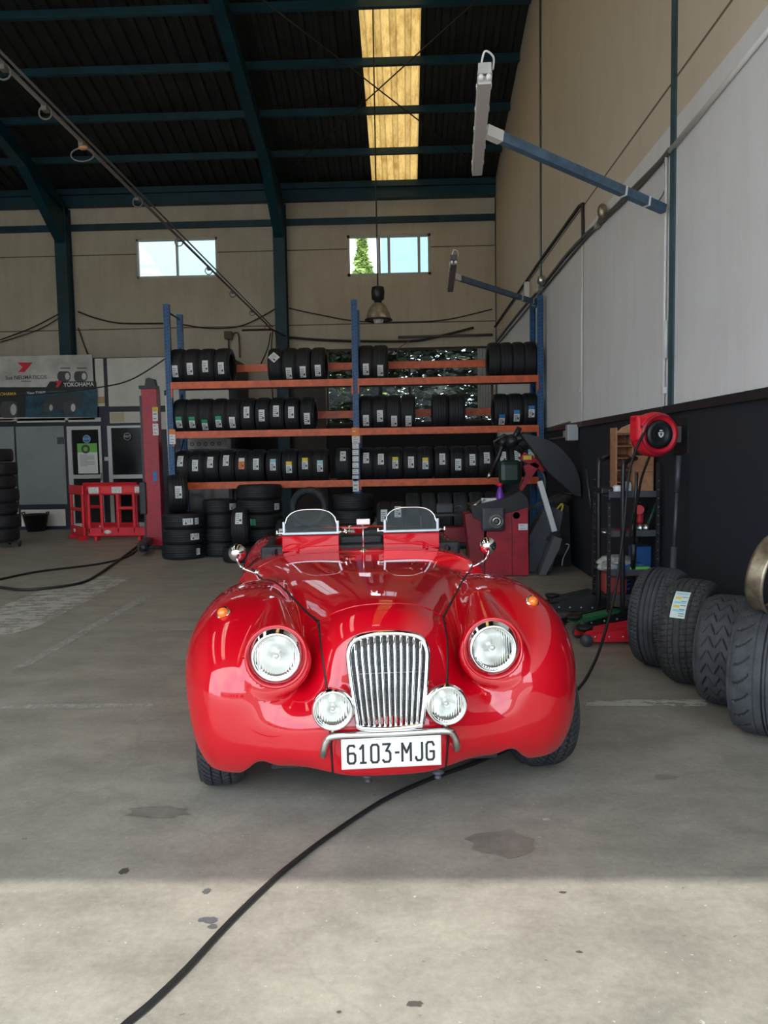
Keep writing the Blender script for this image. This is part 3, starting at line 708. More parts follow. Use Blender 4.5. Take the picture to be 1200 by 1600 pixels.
def stroke(mb, pts, w, T, m=0, z=.0012):
    for a, b in zip(pts, pts[1:]):
        d = Vector((b[0]-a[0], b[1]-a[1])); L = d.length; d.normalize(); n = Vector((-d.y, d.x))*w/2; e = d*w*.35
        a2 = Vector(a)-e; b2 = Vector(b)+e
        mb.add([(a2.x+n.x, a2.y+n.y, z), (a2.x-n.x, a2.y-n.y, z), (b2.x-n.x, b2.y-n.y, z), (b2.x+n.x, b2.y+n.y, z)], [(0, 1, 2, 3)], m, False, T); z += .00003
xs_ = [-.148, -.1065, -.062, -.0185, .0205, .0555, .102, .1435]
wd = [.027, .024, .027, .027, .016, .0315, .0225, .027]
for chh_, x, w in zip('6103-MJG', xs_, wd):
    for st in G[chh_]: stroke(ink, [(x-w/2+a*w, -chh/2+b*chh/2) for a, b in st], .0085, PT)
io = cpart('plate_characters', ink, M['plate_ink'], pl, fixn=False)
fr_ = MB()
for a, b in (((-.181, -.052), (.181, -.052)), ((.181, -.052), (.181, .052)), ((.181, .052), (-.181, .052)), ((-.181, .052), (-.181, -.052))): stroke(fr_, [a, b], .0016, PT)
cpart('plate_border', fr_, M['satin'], pl, fixn=False)
# ---- twin aero windscreens and the red boards below them
for sg in (-1, 1):
    u0, u1 = sg*.141, sg*.460; a, b = min(u0, u1), max(u0, u1); vv = 4.60; zb0, zt = .958, 1.098
    n = 20; arch = []
    for i in range(n+1):
        t = i/n; x = a+(b-a)*t; s_ = abs(2*t-1); arch.append((x, vv+.03*(1-s_*s_)*0, zb0+.035+(zt-zb0-.035)*(1-s_**3.2)**(1/2.0)))
    sh = lambda mb: (setattr(mb, 'v', [(x_, y_+.30*(z_-zb0), z_) for x_, y_, z_ in mb.v]), mb)[1]
    ws = cpart('aero_windscreen', sh(MB().tube([(a, vv, zb0)]+arch+[(b, vv, zb0)], .0045, seg=8)), M['chrome'])
    poly = [(p[0], p[2]) for p in arch]+[(b, zb0), (a, zb0)]
    cpart('glass_pane', sh(MB().prism(poly, vv-.003, vv+.003, 'Y')), M['glass_smoke'], ws)
    fm = MB().box(((a+b)/2, vv, zb0), (b-a+.02, .022, .016), bev=.004)
    for x in (a, b): fm.box((x, vv, zb0+.035), (.016, .02, .075), bev=.004)
    cpart('windscreen_frame', fm, mat('silver_frame', (.6, .68, .74), .3, .6), ws)
    for x, d in ((a, -1), (b, 1)):
        cpart('wing_nut', MB().lathe([(.009, 0), (.011, .012), (.006, .02), (.006, .032)], axis='X', seg=12, T=Matrix.Translation((x+d*.006, vv, zb0+.004)) @ Matrix.Diagonal((d, 1, 1, 1))).box((x+d*.042, vv, zb0+.010), (.006, .006, .02), rz=0).box((x+d*.036, vv, zb0+.004), (.02, .006, .006)), M['chrome'], ws)
    cpart('screen_board', MB().b2((a-.012, 4.565, .855), (b+.005, 4.590, .947), bev=.004), M['red_flat'])
    cpart('board_latch', MB().sphere((sg*.38, 4.50, .868), .010).tube([(sg*.38, 4.50, .862), (sg*.38, 4.49, .885)], .003, seg=6), M['red_flat'])
# centre mirror on its stalk
mv = 4.42
msl = cpart('mirror_stalk', MB().lathe([(.03, 0), (.03, .006), (.014, .012), (.006, .02)], seg=24, T=Matrix.Translation((0, mv, .862))).tube([(0, mv, .87), (0, mv, 1.03)], .0035, seg=8), M['chrome'])
cpart('interior_mirror', MB().box((.002, mv-.01, 1.036), (.078, .012, .034), bev=.004).tube([(0, mv-.005, 1.01), (-.02, mv-.004, 1.03)], .003, seg=6), mat('mirror_shell', (.75, .7, .7), .25, .5), msl)
cpart('fuel_cap', MB().lathe([(0, .02), (.03, .02), (.036, .012), (.036, 0), (.045, 0)], seg=24, T=Matrix.Translation((-.07, 4.72, .945))).tube([(-.07, 4.72, .96), (-.07, 4.72, .985), (-.055, 4.72, .985)], .004, seg=6), M['chrome'])
# dashboard, seats, steering wheel
cpart('dashboard', MB().b2((-.60, 4.60, .70), (.60, 4.70, .885), bev=.02).b2((-.14, 4.66, .87), (.14, 4.80, .93), bev=.02), M['leather'])
for sg in (-1, 1):
    st = cpart('seat', MB().box((sg*.28, 5.15, .42), (.46, .5, .18), bev=.05), M['leather'])
    cpart('seat_back', MB().box((sg*.28, 5.50, .64), (.46, .14, .52), bev=.05, T=None), M['leather'], st)
swc = Vector((-.28, 4.86, .80))
tw = Matrix.Translation(swc) @ Matrix.Rotation(math.radians(65), 4, 'X')
sw = MB().tube([tw @ Vector((.17*math.cos(a), .17*math.sin(a), 0)) for a in np.linspace(0, 2*PI, 33)[:-1]], .012, closed=True, seg=8)
for a in (0, 2*PI/3, 4*PI/3): sw.tube([tw @ Vector((0, 0, 0)), tw @ Vector((.17*math.cos(a), .17*math.sin(a), 0))], .009, seg=6)
cpart('steering_wheel', sw, M['leather'])
trim_ = MB()
for sg in (-1, 1): cpart('cockpit_trim', MB().tube(spline([(sg*.50, 4.60, .845), (sg*.56, 4.68, .835), (sg*.58, 4.85, .825), (sg*.585, 5.1, .82), (sg*.58, 5.45, .83)], 6), .028, seg=10), M['leather'])
# ---- chassis floor and wheels
cpart('underbody', MB().b2((-.46, 3.05, .17), (.46, 6.2, .24)), M['black'])
for u in (-.08, .195):
    cpart('tow_bolt', MB().lathe([(.006, .20), (.006, .185), (.022, .18), (.026, .172), (.012, .166), (.012, .156), (.016, .15), (0, .144)], seg=14, T=Matrix.Translation((u, 2.93, 0))), M['grey_metal'])
def tyre_bm(R, W, ri, segs=64, rings=None, groove=None, m=0, gm=None):
    """tyre about the X axis, centred at the origin; groove(theta, s) -> depth, s in -1..1 across the tread"""
    n = rings or 15; prof = []
    for i in range(n):
        s_ = -1+2*i/(n-1); x = s_*W/2*.93; r = R-.035*R*abs(s_)**3.2*1.0-.012*abs(s_)**8; prof.append((x, r, s_))
    side = [(W/2*1.0, R*.93), (W/2*1.06, R*.86), (W/2*1.02, ri+(R-ri)*.35), (W/2*.86, ri+.012), (W/2*.78, ri)]
    ins = [(W/2*.74, ri+.012), (W/2*.85, R*.84), (W/2*.6, R*.925), (0, R*.935)]
    full = [(x, r, s_) for x, r, s_ in prof]+[(x, r, None) for x, r in side]+[(x, r, None) for x, r in ins]+[(-x, r, None) for x, r in ins[-2::-1]]+[(-x, r, None) for x, r in side[::-1]]
    k = len(full); vs = []
    for a in range(segs):
        th = 2*PI*a/segs
        for x, r, s_ in full:
            rr = r-(groove(th, s_) if (groove and s_ is not None) else 0); vs.append((x, rr*math.cos(th), rr*math.sin(th)))
    fs = [(a*k+i, ((a+1) % segs)*k+i, ((a+1) % segs)*k+(i+1) % k, a*k+(i+1) % k) for a in range(segs) for i in range(k)]
    mb = MB().add(vs, fs, m, True)
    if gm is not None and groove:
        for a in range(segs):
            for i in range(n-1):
                if groove(2*PI*(a+.5)/segs, (full[i][2]+full[i+1][2])/2) > .004: mb.m[a*k+i] = gm  # groove faces take blacker rubber: undusted, and their shade put into the colour
    return mb
def chev(th, s):
    d = 0
    for c in (-.45, 0, .45): d += .010 if abs(s-c) < .045 else 0
    if (th*60/(2*PI)+abs(s)*2.2) % 1 < .22: d = max(d, .007)
    return d
def rotw(mb, T): mb.v = [tuple(T @ Vector(v)) for v in mb.v]; return mb
for sg, vc, wdt, ty in ((-1, 3.37, .18, .69), (1, 3.40, .18, .715), (-1, 5.75, .185, .66), (1, 5.75, .185, .66)):
    uc = sg*(ty if vc < 4 else .66)
    T = Matrix.Translation((uc, vc, .29)) @ Matrix.Rotation(math.radians((4 if sg < 0 else 8) if vc < 4 else 0), 4, 'Z')
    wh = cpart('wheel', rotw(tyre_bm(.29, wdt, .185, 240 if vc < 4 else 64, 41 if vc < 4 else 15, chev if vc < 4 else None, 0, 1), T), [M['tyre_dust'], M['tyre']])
    cpart('wheel_rim', rotw(MB().lathe([(.19, -.07), (.18, -.05), (.10, -.02), (.05, .01), (0, .01)] if sg < 0 else [(.19, .07), (.18, .05), (.10, .02), (.05, -.01), (0, -.01)], axis='X', seg=32), T), M['satin'], wh)
# ================================================================== RACK AND TYRES
RY, RD = 11.25, .72
ux = [at(265, 640, Y=RY).x, at(556, 640, Y=RY).x, at(845, 640, Y=RY).x]
ztop = [at(263, 475, Y=RY).z, at(553, 468, Y=RY).z, at(844, 461, Y=RY).z]
zbm = [at(556, 597, Y=RY).z, at(556, 674.5, Y=RY).z, at(556, 755, Y=RY).z]
rack = thing('pallet_rack', 'blue and orange two-bay steel rack filled with tyres in front of the back wall', 'rack', (ux[1], RY+RD/2, 0))
for i, x in enumerate(ux):
    up = MB(); wd_ = .085; zt = ztop[i]
    up.b2((x-wd_/2, RY, .01), (x+wd_/2, RY+.07, zt)); up.box((x, RY+.04, .006), (.14, .12, .012))
    z = .12
    while z < zt-.05:
        for s_ in (-.02, .02): up.box((x+s_, RY-.001, z+(s_*.3)), (.012, .006, .022), 1)
        z += .05
    obj('upright', up, [M['blue'], M['black']], rack)
    zr_ = zt-.03
    rear = MB(); rear.b2((x-wd_/2, RY+RD-.07, .01), (x+wd_/2, RY+RD, zr_)); rear.box((x, RY+RD-.04, .006), (.14, .12, .012)); z = .12
    while z < zr_-.05:
        for s_ in (-.02, .02): rear.box((x+s_, RY+RD-.071, z), (.012, .006, .022), 1)
        z += .05
    obj('upright', rear, [M['blue'], M['black']], rack)
    zs = [.3, 1.0, 1.7, 2.4, 3.1]; br = MB()
    br.tube([(x, RY+.06, zt-.1), (x, RY+RD-.06, zt-.1)], .014, seg=6)
    for a, b in zip(zs, zs[1:]): br.tube([(x, RY+.06, a), (x, RY+RD-.06, b)], .014, seg=6)
    obj('frame_bracing', br, M['blue'], rack)
for li, zb in enumerate(zbm):
    for b in range(2):
        a0, a1 = ux[b]+.045, ux[b+1]-.045
        bm_ = MB().b2((a0, RY-.01, zb-.05), (a1, RY+.035, zb+.05)).b2((a0, RY-.013, zb-.012), (a1, RY-.006, zb+.012))
        for x in (a0, a1): bm_.b2((x-.012, RY-.018, zb-.17 if li < 2 else zb-.1), (x+.012, RY-.008, zb+.05))
        obj('front_beam', bm_, M['orange'], rack)
        zb2 = zb+(.31 if li == 0 else .29) if li < 2 else zb
        obj('rear_beam', MB().b2((a0, RY+RD-.03, zb2-.055), (a1, RY+RD+.01, zb2+.055)), M['orange'], rack)
        for yy in (.20, .44):
            obj('support_rail', MB().b2((a0-.02, RY+yy-.02, zb-.035), (a1+.02, RY+yy+.02, zb-.005)), M['black_metal'], rack)
# stickers on the uprights
def papr(px0, py0, px1, py1, Y, mats, parent, name='notice', col=0, lines=5):
    a = at(px0, py0, Y=Y); b = at(px1, py1, Y=Y); mb = MB().b2((a.x, Y-.002, b.z), (b.x, Y, a.z), 0)
    W_, H_ = b.x-a.x, a.z-b.z
    for i in range(lines):
        z = a.z-H_*(i+.6)/(lines+.2); mb.b2((a.x+W_*.15, Y-.003, z-H_*.03), (a.x+W_*(.55+.3*((i*37) % 10)/10), Y-.0021, z+H_*.03), 1)
    return obj(name, mb, mats, parent)
PI_ = [M['paper'], M['ink']]
papr(549.5, 668, 561, 690, RY-.02, [M['orange_ink'], M['paper']], rack, lines=2); papr(550, 682, 562, 692, RY-.022, PI_, rack, lines=3)
for k in range(6): papr(550.5, 693+k*10, 560.5, 701+k*10, RY-.02, PI_, rack, lines=2)
papr(551, 748, 561, 768, RY-.02, PI_, rack, lines=3)
papr(264, 671, 274, 679, RY-.02, [M['orange_ink'], M['ink']], rack, lines=1); papr(264.5, 679, 274.5, 694, RY-.02, PI_, rack, lines=3)

# ---- tyres ------------------------------------------------------------------
def ribs(th, s):
    d = 0
    for c in (-.5, -.17, .17, .5): d += .008 if abs(s-c) < .05 else 0
    return d
TY = {}
def tyre_mesh(kind, R, W, m, segs=48, rings=21, groove=ribs, ri=None, gm=None):
    if kind not in TY:
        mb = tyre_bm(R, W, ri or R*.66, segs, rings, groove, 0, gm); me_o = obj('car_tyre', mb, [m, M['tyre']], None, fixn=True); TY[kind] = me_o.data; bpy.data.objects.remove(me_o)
    return TY[kind]
LM = {}
def label_mesh(kind, R, w, h):
    key = (kind, round(R, 2), w, h)
    if key in LM: return LM[key]
    cols = {'w': [M['paper'], M['ink'], M['paper']], 'g': [M['paper'], M['ink'], M['green_ink']], 'y': [M['paper'], M['ink'], M['yellow_ink']],
            'o': [M['orange_ink'], M['ink'], M['paper']], 'b': [M['paper'], M['ink'], M['blue_ink']], 'c': [M['paper'], M['ink'], M['cyan_ink']]}[kind]
    mb = MB(); n = 8; rr = random.Random(hash(kind) % 1 + 3)
    def patch(x0, x1, h0, h1, m, e):
        vs = []; k = max(1, int(n*(h1-h0)/h)+1)
        for i in range(k+1):
            a = (h0+(h1-h0)*i/k)/R; r_ = R+e
            vs += [(x0, -r_*math.cos(a), r_*math.sin(a)), (x1, -r_*math.cos(a), r_*math.sin(a))]
        mb.add(vs, [(2*i, 2*i+1, 2*i+3, 2*i+2) for i in range(k)], m)
    patch(-w/2, w/2, -h/2, h/2, 0, .004)
    if kind != 'w': patch(-w/2, w/2, h*.18, h/2, 2, .0045)
    for i in range(5):
        y = -h*.42+i*h*(.16 if kind == 'w' else .11); patch(-w*.38, w*(-.05+.4*rr.random()), y, y+h*.045, 1, .005)
    patch(w*.1, w*.38, -h*.3, -h*.12, 1, .005)
    o = obj('label_sticker', mb, cols, None, fixn=False); LM[key] = o.data; bpy.data.objects.remove(o); return LM[key]
def tyre(loc, kind, R, W, m, label, group=None, rot=(0, 0, 0), lab=None, **kw):
    o = bpy.data.objects.new('car_tyre', tyre_mesh(kind, R, W, m, **kw)); C.objects.link(o); o.location = loc; o.rotation_euler = rot
    tag(o, label, 'tyre', group); WM[o.name] = Matrix.LocRotScale(Vector(loc), __import__('mathutils').Euler(rot), None)
    for lk in (lab or []):
        kd, lw, lh, ang, dx = lk[:5]; s_ = bpy.data.objects.new('label_sticker', label_mesh(kd, R, lw, lh)); C.objects.link(s_); s_.parent = o
        s_.location = (dx, 0, 0); s_.rotation_euler = (-ang, 0, 0)
        if len(lk) > 5: s_.rotation_euler = (-ang, lk[5], 0)
    return o
ORD = ['first', 'second', 'third', 'fourth', 'fifth', 'sixth', 'seventh', 'eighth', 'ninth', 'tenth', 'eleventh', 'twelfth']
CN = {'w': 'white', 'g': 'green-topped', 'y': 'yellow-topped', 'o': 'orange', 'b': 'blue-topped', 'c': 'pale cyan-topped'}
def shelf_row(level, px_list, stickers, R, W, bay, shelf, side='left', dark=M['tyre'], kind='shelf', yoff=0):
    """px_list: pixel centre of each tyre; stickers: (kind, py) or None"""
    yc = RY+.32+yoff; zc = zbm[level]-.005+R
    for i, (px, s_) in enumerate(zip(px_list, stickers)):
        X = at(px, 709-(zc-H)*1200/yc, Y=yc).x; lab = None
        if s_:
            z = at(px, s_[1], Y=yc-R).z; sa = max(-.9, min(.9, (z-zc)/R)); lab = [(s_[0], s_[2] if len(s_) > 2 else .085, .17, math.asin(sa), 0.)+tuple(s_[3:4])]
        t = 'black tyre %s, %s from %s in %s, %s' % ('with '+CN[s_[0]]+' label' if s_ else 'without label', ORD[i], side, bay, shelf)
        ww = round(W, 3)
        tyre((X, yc, zc), '%s%.2f_%.3f' % (kind, R, ww), R, W, dark, t, 'tyres: %s, %s' % (bay, shelf), (random.uniform(0, 6.28), 0, 0), None)
        if lab:
            o = C.objects[-1]; kd, lw, lh, ang, dx = lab[0][:5]; sp = bpy.data.objects.new('label_sticker', label_mesh(kd, R, lw, lh)); C.objects.link(sp); sp.parent = o
            sp.rotation_euler = (-ang-o.rotation_euler.x, 0, 0); sp['label'] = CN[kd]+' printed paper label'
R1 = .287
shelf_row(0, [281.5, 304.5, 328, 352], [('w', 580), ('w', 576), ('w', 572), ('w', 575)], R1, .215, 'left-end four', 'top shelf')
shelf_row(0, [433, 455, 476.5, 499.5], [None, ('w', 583), ('w', 581), ('w', 579)], R1-.008, .195, 'four left of middle upright', 'top shelf')
shelf_row(0, [573, 595], [('w', 577), ('w', 579)], R1, .205, 'pair right of middle upright', 'top shelf')
shelf_row(0, [771, 789.5, 808, 826.5], [None]*4, R1, .172, 'right-end four', 'top shelf')
# diamond sticker on the first tyre of the second group
dt = [o for o in C.objects if o.get('label', '').startswith('black tyre without label, first from left in four left of')][0]
dt['label'] = 'black tyre with tilted square sticker, first of four left of the middle upright, top shelf'
sq = bpy.data.objects.new('label_sticker', label_mesh('w', R1-.008, .13, .12)); C.objects.link(sq); sq.parent = dt; sq.rotation_euler = (-dt.rotation_euler.x-.35, 0, 0)
sq.matrix_local = Matrix.Rotation(-dt.rotation_euler.x-.4, 4, 'X') @ Matrix.Translation((0, -R1-.008, 0)) @ Matrix.Rotation(.75, 4, 'Y') @ Matrix.Translation((0, R1-.002, 0))
shelf_row(1, [287, 307, 326, 347.5, 368.5, 391, 414, 436, 459, 483], [('g', 660), ('g', 660), ('g', 664), ('g', 659), ('w', 660), ('w', 644), ('w', 649), ('w', 642), ('w', 644), ('w', 654)], .275, .197, 'left bay', 'middle shelf')
shelf_row(1, [573, 594.5, 616, 638], [('w', 657), ('w', 650), ('w', 658), ('w', 658)], .275, .195, 'left group of right bay', 'middle shelf')
shelf_row(1, [687, 713], [None, None], .275, .225, 'middle pair of right bay', 'middle shelf')
shelf_row(1, [781, 803.5, 826], [('b', 656), ('b', 650), ('b', 643)], .27, .2, 'right group of right bay', 'middle shelf')
shelf_row(2, [289, 312, 335, 359, 383, 405, 431, 455.5, 480, 503, 538], [('w', 720), ('w', 727), ('w', 722), ('w', 719), ('o', 724), ('w', 725), ('c', 726), ('y', 730), ('y', 724), ('c', 728), ('w', 712)], .265, .212, 'left bay', 'lowest shelf')
shelf_row(2, [573.5, 596, 618, 642, 664, 690, 714, 736, 758, 783, 805, 826], [('w', 715), ('w', 717), ('y', 723), ('w', 722), ('y', 724), ('w', 717), ('w', 726), ('w', 718), ('w', 715), ('w', 714), ('w', 712), ('c', 710)], .265, .205, 'right bay', 'lowest shelf')
# ---- lying stacks in front of the rack
def stack(px, Y, n, R, W, label, jit=.012, dark=M['tyre'], labs=None, z0=0, xx=None, grp=None):
    X = xx if xx is not None else at(px, 709+(H-W)*1200/Y, Y=Y).x; words = ['bottom', 'second', 'third', 'fourth', 'fifth', 'sixth', 'seventh', 'eighth']
    for i in range(n):
        nm = 'top' if i == n-1 else words[i]
        o = tyre((X+random.uniform(-jit, jit), Y+random.uniform(-jit, jit), z0+W*1.07/2+i*(W*1.07+.001)), 'flat%.2f_%.2f' % (R, W), R, W, dark, 'flat black tyre, %s in the %s' % (nm if nm in ('top', 'bottom') else nm+' up', label) if n > 1 else 'flat black tyre '+label, grp or 'tyre '+('stack' if n > 1 else 'base'), (0, PI/2, 0))
        if labs and i in labs:
            for kd, ang, lw in labs[i]:
                s_ = bpy.data.objects.new('label_sticker', label_mesh(kd, R, .09, lw)); C.objects.link(s_); s_.parent = o
                s_.rotation_euler = (ang, 0, 0)
    return X, z0+n*(W*1.07+.001)
def stand(px, Y, z0, R, W, label, lab=None, rz=0, lean=0, X=None, kind='stand', m=M['tyre']):
    xx = X if X is not None else at(px, 709+(H-z0-R)*1200/Y, Y=Y).x
    o = tyre((xx, Y, z0+R), '%s%.2f_%.3f' % (kind, R, W), R, W, m, label, None, (0, 0, rz))
    if lab:
        s_ = bpy.data.objects.new('label_sticker', label_mesh(lab[0], R, lab[2] if len(lab) > 2 else .09, .17)); C.objects.link(s_); s_.parent = o; s_.rotation_euler = (-lab[1], 0, 0)
    return o
xa, za = stack(288, 10.80, 3, .31, .20, 'leftmost stack by the red lift column', labs={2: [('w', -.45, .14), ('w', -.85, .06)], 1: [('w', -.75, .13)], 0: [('w', -.95, .06)]})
stand(277, 10.80, za, .27, .25, 'black tyre standing on top of the leftmost stack, white label on its tread', ('w', .12), .35)
xb, zb_ = stack(345, 10.99, 4, .245, .19, 'second stack from the left', labs={3: [('w', -1.1, .14)]})
xs1 = xa+.97
x_, z_ = stack(0, 10.33, 1, .25, .19, 'under the small upright labelled tyre before the stacks', xx=xs1-.05)
stand(0, 10.33, z_, .265, .20, 'small upright tyre with white label between second and broad stacks', ('w', .55), .1, X=xs1-.05)
xc, zc_ = stack(409, 10.90, 5, .325, .19, 'broad stack left of the car windscreens', labs={2: [('g', .35, .20)], 3: [('c', -1.0, .1)]})
stand(446, 10.25, 0, .29, .19, 'black tyre standing on the floor with white label behind the left car mirror', ('w', .35))
xd, zd = stack(484, 10.75, 2, .3, .195, 'pair under the upright ring-like tyre')
stand(484, 10.75, zd, .282, .19, 'black tyre standing upright with its open middle facing the viewer', None, PI/2-.12, m=M['tyre_dust'])
stack(552, 10.9, 4, .31, .2, 'grey-topped stack behind the middle of the car', dark=M['tyre_dust'])
for i, (px, lb) in enumerate(((601, ('w', .35)), (622, ('w', .55)))):
    stand(px, 10.75, .222, .27, .19, 'upright black tyre with white label, %s of two at floor level, right of middle upright' % ['left', 'right'][i], lb)
stack(611, 10.75, 1, .28, .205, 'under the two labelled upright tyres by the middle upright')
WO = ['first', 'second', 'third', 'fourth', 'fifth', 'sixth', 'seventh', 'eighth']
for i, px in enumerate((645, 669.5, 694, 718.5, 743, 767.5)):
    stand(px, 11.6, .222, .305, .2, 'worn black tyre, %s from left in low row under the right bay' % WO[i], m=M['tyre_dust'])
for i, px in enumerate((657, 718, 779)):
    stack(px, 11.6, 1, .28, .205, '%s from left under the low row of worn tyres, right bay' % WO[i])
# messy pile at the left edge of the photograph
xl = at(-4, 800, Y=12.5).x; zz = .10
for i in range(7):
    R_ = [.33, .31, .34, .32, .33, .30, .31][i]
    o = tyre((xl+[0, .05, -.03, .04, .0, .05, -.02][i], 12.5+random.uniform(-.03, .03), zz+.108), 'flat%.2f_0.2' % R_, R_, .2, M['tyre'], 'black tyre in the messy pile at the left edge, %s from the bottom' % WO[i], 'messy tyre pile on the left', (0, PI/2, 0)); zz += .217
dl = thing('tyre_dolly', 'low dark steel dolly under the messy tyre pile on the left', 'dolly', (xl, 12.5, 0))
obj('frame', MB().box((xl, 12.5, .08), (.72, .06, .035)).box((xl, 12.5, .08), (.06, .72, .036)), M['black_metal'], dl)
for a, b in ((.34, 0), (-.34, 0), (0, .34), (0, -.34)): obj('castor', MB().lathe([(0, -.012), (.032, -.012), (.032, .012), (0, .012)], (xl+a, 12.5+b, .032), 'X', 14), M['black'], dl)

# ================================================================== OFFICE FRONT
OY = 15.5
ox1 = at(358, 620, Y=OY).x
ofz = at(200, 558, Y=OY).z
struct('wall_office', MB().b2((XL, OY, 0), (ox1, OY+.1, ofz)).b2((ox1-.1, OY+.1, 0), (ox1, YB-.05, ofz)), M['navy'])
def opan(px0, py0, px1, py1, m, name='trim', d=.02, y=OY):
    a = at(px0, (py0+py1)/2, Y=y); b = at(px1, (py0+py1)/2, Y=y); c = at((px0+px1)/2, py0, Y=y); e = at((px0+px1)/2, py1, Y=y)
    return trim(MB().b2((a.x, y-d, e.z), (b.x, y, c.z)), m)
for r_ in ((-300, 560, 147, 660), (150, 560.5, 163, 635), (169, 559, 262, 634.5), (264, 559, 357, 634), (172, 643.5, 224, 661), (-300, 653, 22, 660), (27, 653, 102, 660), (107, 653, 158, 659), (34, 796, 103, 822), (229, 643, 357, 670), (-300, 796, 30, 822)): opan(*r_, M['white_panel'])
for r_ in ((-300, 667, -30, 790), (-28, 667, 25, 790), (28, 666, 103, 788)): opan(*r_, M['frost'])
opan(289, 680, 357, 800, M['dark_glass'])
def odoor(n, px0, py0, px1, py1, gx0, gy0, gx1, gy1, mid=None):
    mb = MB(); a = at(px0, 700, Y=OY); b = at(px1, 700, Y=OY); ga = at(gx0, 700, Y=OY); gb = at(gx1, 700, Y=OY); zt_ = at((px0+px1)/2, py0, Y=OY).z; g1 = at(px0, gy0, Y=OY).z; g0 = at(px0, gy1, Y=OY).z
    mb.b2((a.x, OY-.05, 0.01), (ga.x, OY-.003, zt_)); mb.b2((gb.x, OY-.05, 0.01), (b.x, OY-.003, zt_)); mb.b2((ga.x, OY-.05, g1), (gb.x, OY-.003, zt_)); mb.b2((ga.x, OY-.05, g0-.08), (gb.x, OY-.003, g0)); mb.b2((ga.x, OY-.05, .01), (gb.x, OY-.003, .12))
    d_ = struct('door_%d' % n, mb, M['alu']); obj('glass_panel', MB().b2((ga.x, OY-.03, g0), (gb.x, OY-.02, g1)).b2((ga.x, OY-.03, .12), (gb.x, OY-.02, g0-.08)), M['dark_glass'], d_)
    obj('door_handle', MB().tube([(gb.x+.03, OY-.06, 1.0), (gb.x+.03, OY-.1, 1.0), (gb.x+.03, OY-.1, 1.15), (gb.x+.03, OY-.06, 1.15)], .01, seg=6), M['satin'], d_); return d_
odoor(2, 107, 666, 160, 668, 114, 672, 156, 742); odoor(3, 170, 665, 228, 668, 176, 669, 223, 742)
# round door signs and notices
def disc_sign(px, py, r, lab, m0='blue_ink'):
    p = at(px, py, Y=OY-.052); o = MB().lathe([(0, -.003), (r, -.003), (r, .003), (0, .003)], (p.x, p.y, p.z), 'Y', 28, 0).lathe([(r*.78, -.0045), (r*.86, -.0045)], (p.x, p.y, p.z), 'Y', 28, 1)
    text_mb('ADT', r*.7, face_cam((p.x, p.y-.006, p.z)), 1, mb=o); tag(obj('door_sign', o, [M[m0], M['paper']]), lab, 'sign')
disc_sign(135.5, 686, .085, 'round blue sticker with white letters on the left office door, above the poster')
disc_sign(199, 682, .085, 'round dark sticker with pale ring on the right office door glass', 'navy')
a = at(120.5, 693, Y=OY-.053); b = at(153.5, 739.5, Y=OY-.053); W_, H_ = b.x-a.x, a.z-b.z
po = MB().b2((a.x, OY-.056, b.z), (b.x, OY-.052, a.z), 0).b2((a.x, OY-.0575, a.z-H_*.30), (b.x, OY-.0561, a.z), 1)
po.lathe([(.045, -.001), (.09, -.001)], (a.x+W_*.42, OY-.059, a.z-H_*.19), 'Y', 24, 2)
for i in range(9): po.b2((a.x+W_*.1, OY-.0575, b.z+H_*(.25+i*.045)), (a.x+W_*(.85 if i % 4 else .5), OY-.0561, b.z+H_*(.262+i*.045)), 2)
tag(obj('poster', po, [M['paper'], M['green'], M['ink']]), 'white poster with green top and tyre picture on the left office door', 'poster')
for nm, r_, m_, lb in (('notice', (173, 645, 194, 659), 'mdf2', 'small beige notice above the right office door'), ('notice', (89, 683, 100, 694), 'dark', 'small dark notice at the top right of the frosted glass'), ('light_switch', (163, 714, 169, 720), 'alu', 'pale light switch on the dark post between the office doors'), ('alarm_box', (153, 620, 164, 630), 'bx', 'small brass-coloured box beside the right end of the banner')):
    mm = {'mdf2': mat('beige_paper', (.5, .45, .3), .7), 'dark': M['grey_metal'], 'alu': M['alu'], 'bx': mat('brass_box', (.4, .28, .12), .5)}[m_]
    a = at(r_[0], r_[1], Y=OY-.03); b = at(r_[2], r_[3], Y=OY-.03)
    tag(obj(nm, MB().b2((a.x, OY-.035, b.z), (b.x, OY-.02, a.z), bev=.003), mm), lb, {'notice': 'notice', 'light_switch': 'switch', 'alarm_box': 'box'}[nm])
# banner: silver upper half, dark blue lower half
BY = OY-.06
def bn(px, py): p = at(px, py, Y=BY-.004); return p.x, p.z
def bq(mb, pts, m, e=0): mb.add([(bn(x, y)[0], BY-.0015-e, bn(x, y)[1]) for x, y in pts], [tuple(range(len(pts)))], m)
ban = thing('tyre_shop_banner', 'long printed tyre shop banner, silver above and dark blue below, at the left', 'banner', (at(30, 600, Y=BY).x, BY, 2.0))
x0, z1 = bn(-190, 561); x1, z0 = bn(148, 652)
obj('banner_sheet', MB().b2((x0, BY-.001, z0), (x1, BY+.035, z1)), mat('silver_banner', (.55, .55, .53), .5, noise=(1.2, .35)), ban)
lo = MB(); bq(lo, [(-190, 605), (72, 605), (78, 596), (150, 596), (152, 652), (-190, 652)], 0, .001); bq(lo, [(40, 613), (152, 608), (152, 652), (40, 652)], 1, .002)
obj('dark_band', lo, [mat('banner_black', (.01, .014, .02), .45), mat('banner_blue', (.01, .07, .11), .45, noise=(3, .8))], ban, fixn=False)
def btext(s, px, py, size, m, sx=1, bold=0, nm='lettering'):
    x, z = bn(px, py); obj(nm, text_mb(s, size, face_cam((x, BY-.008, z)), 0, sx=sx, bold=bold), m, ban, fixn=False)
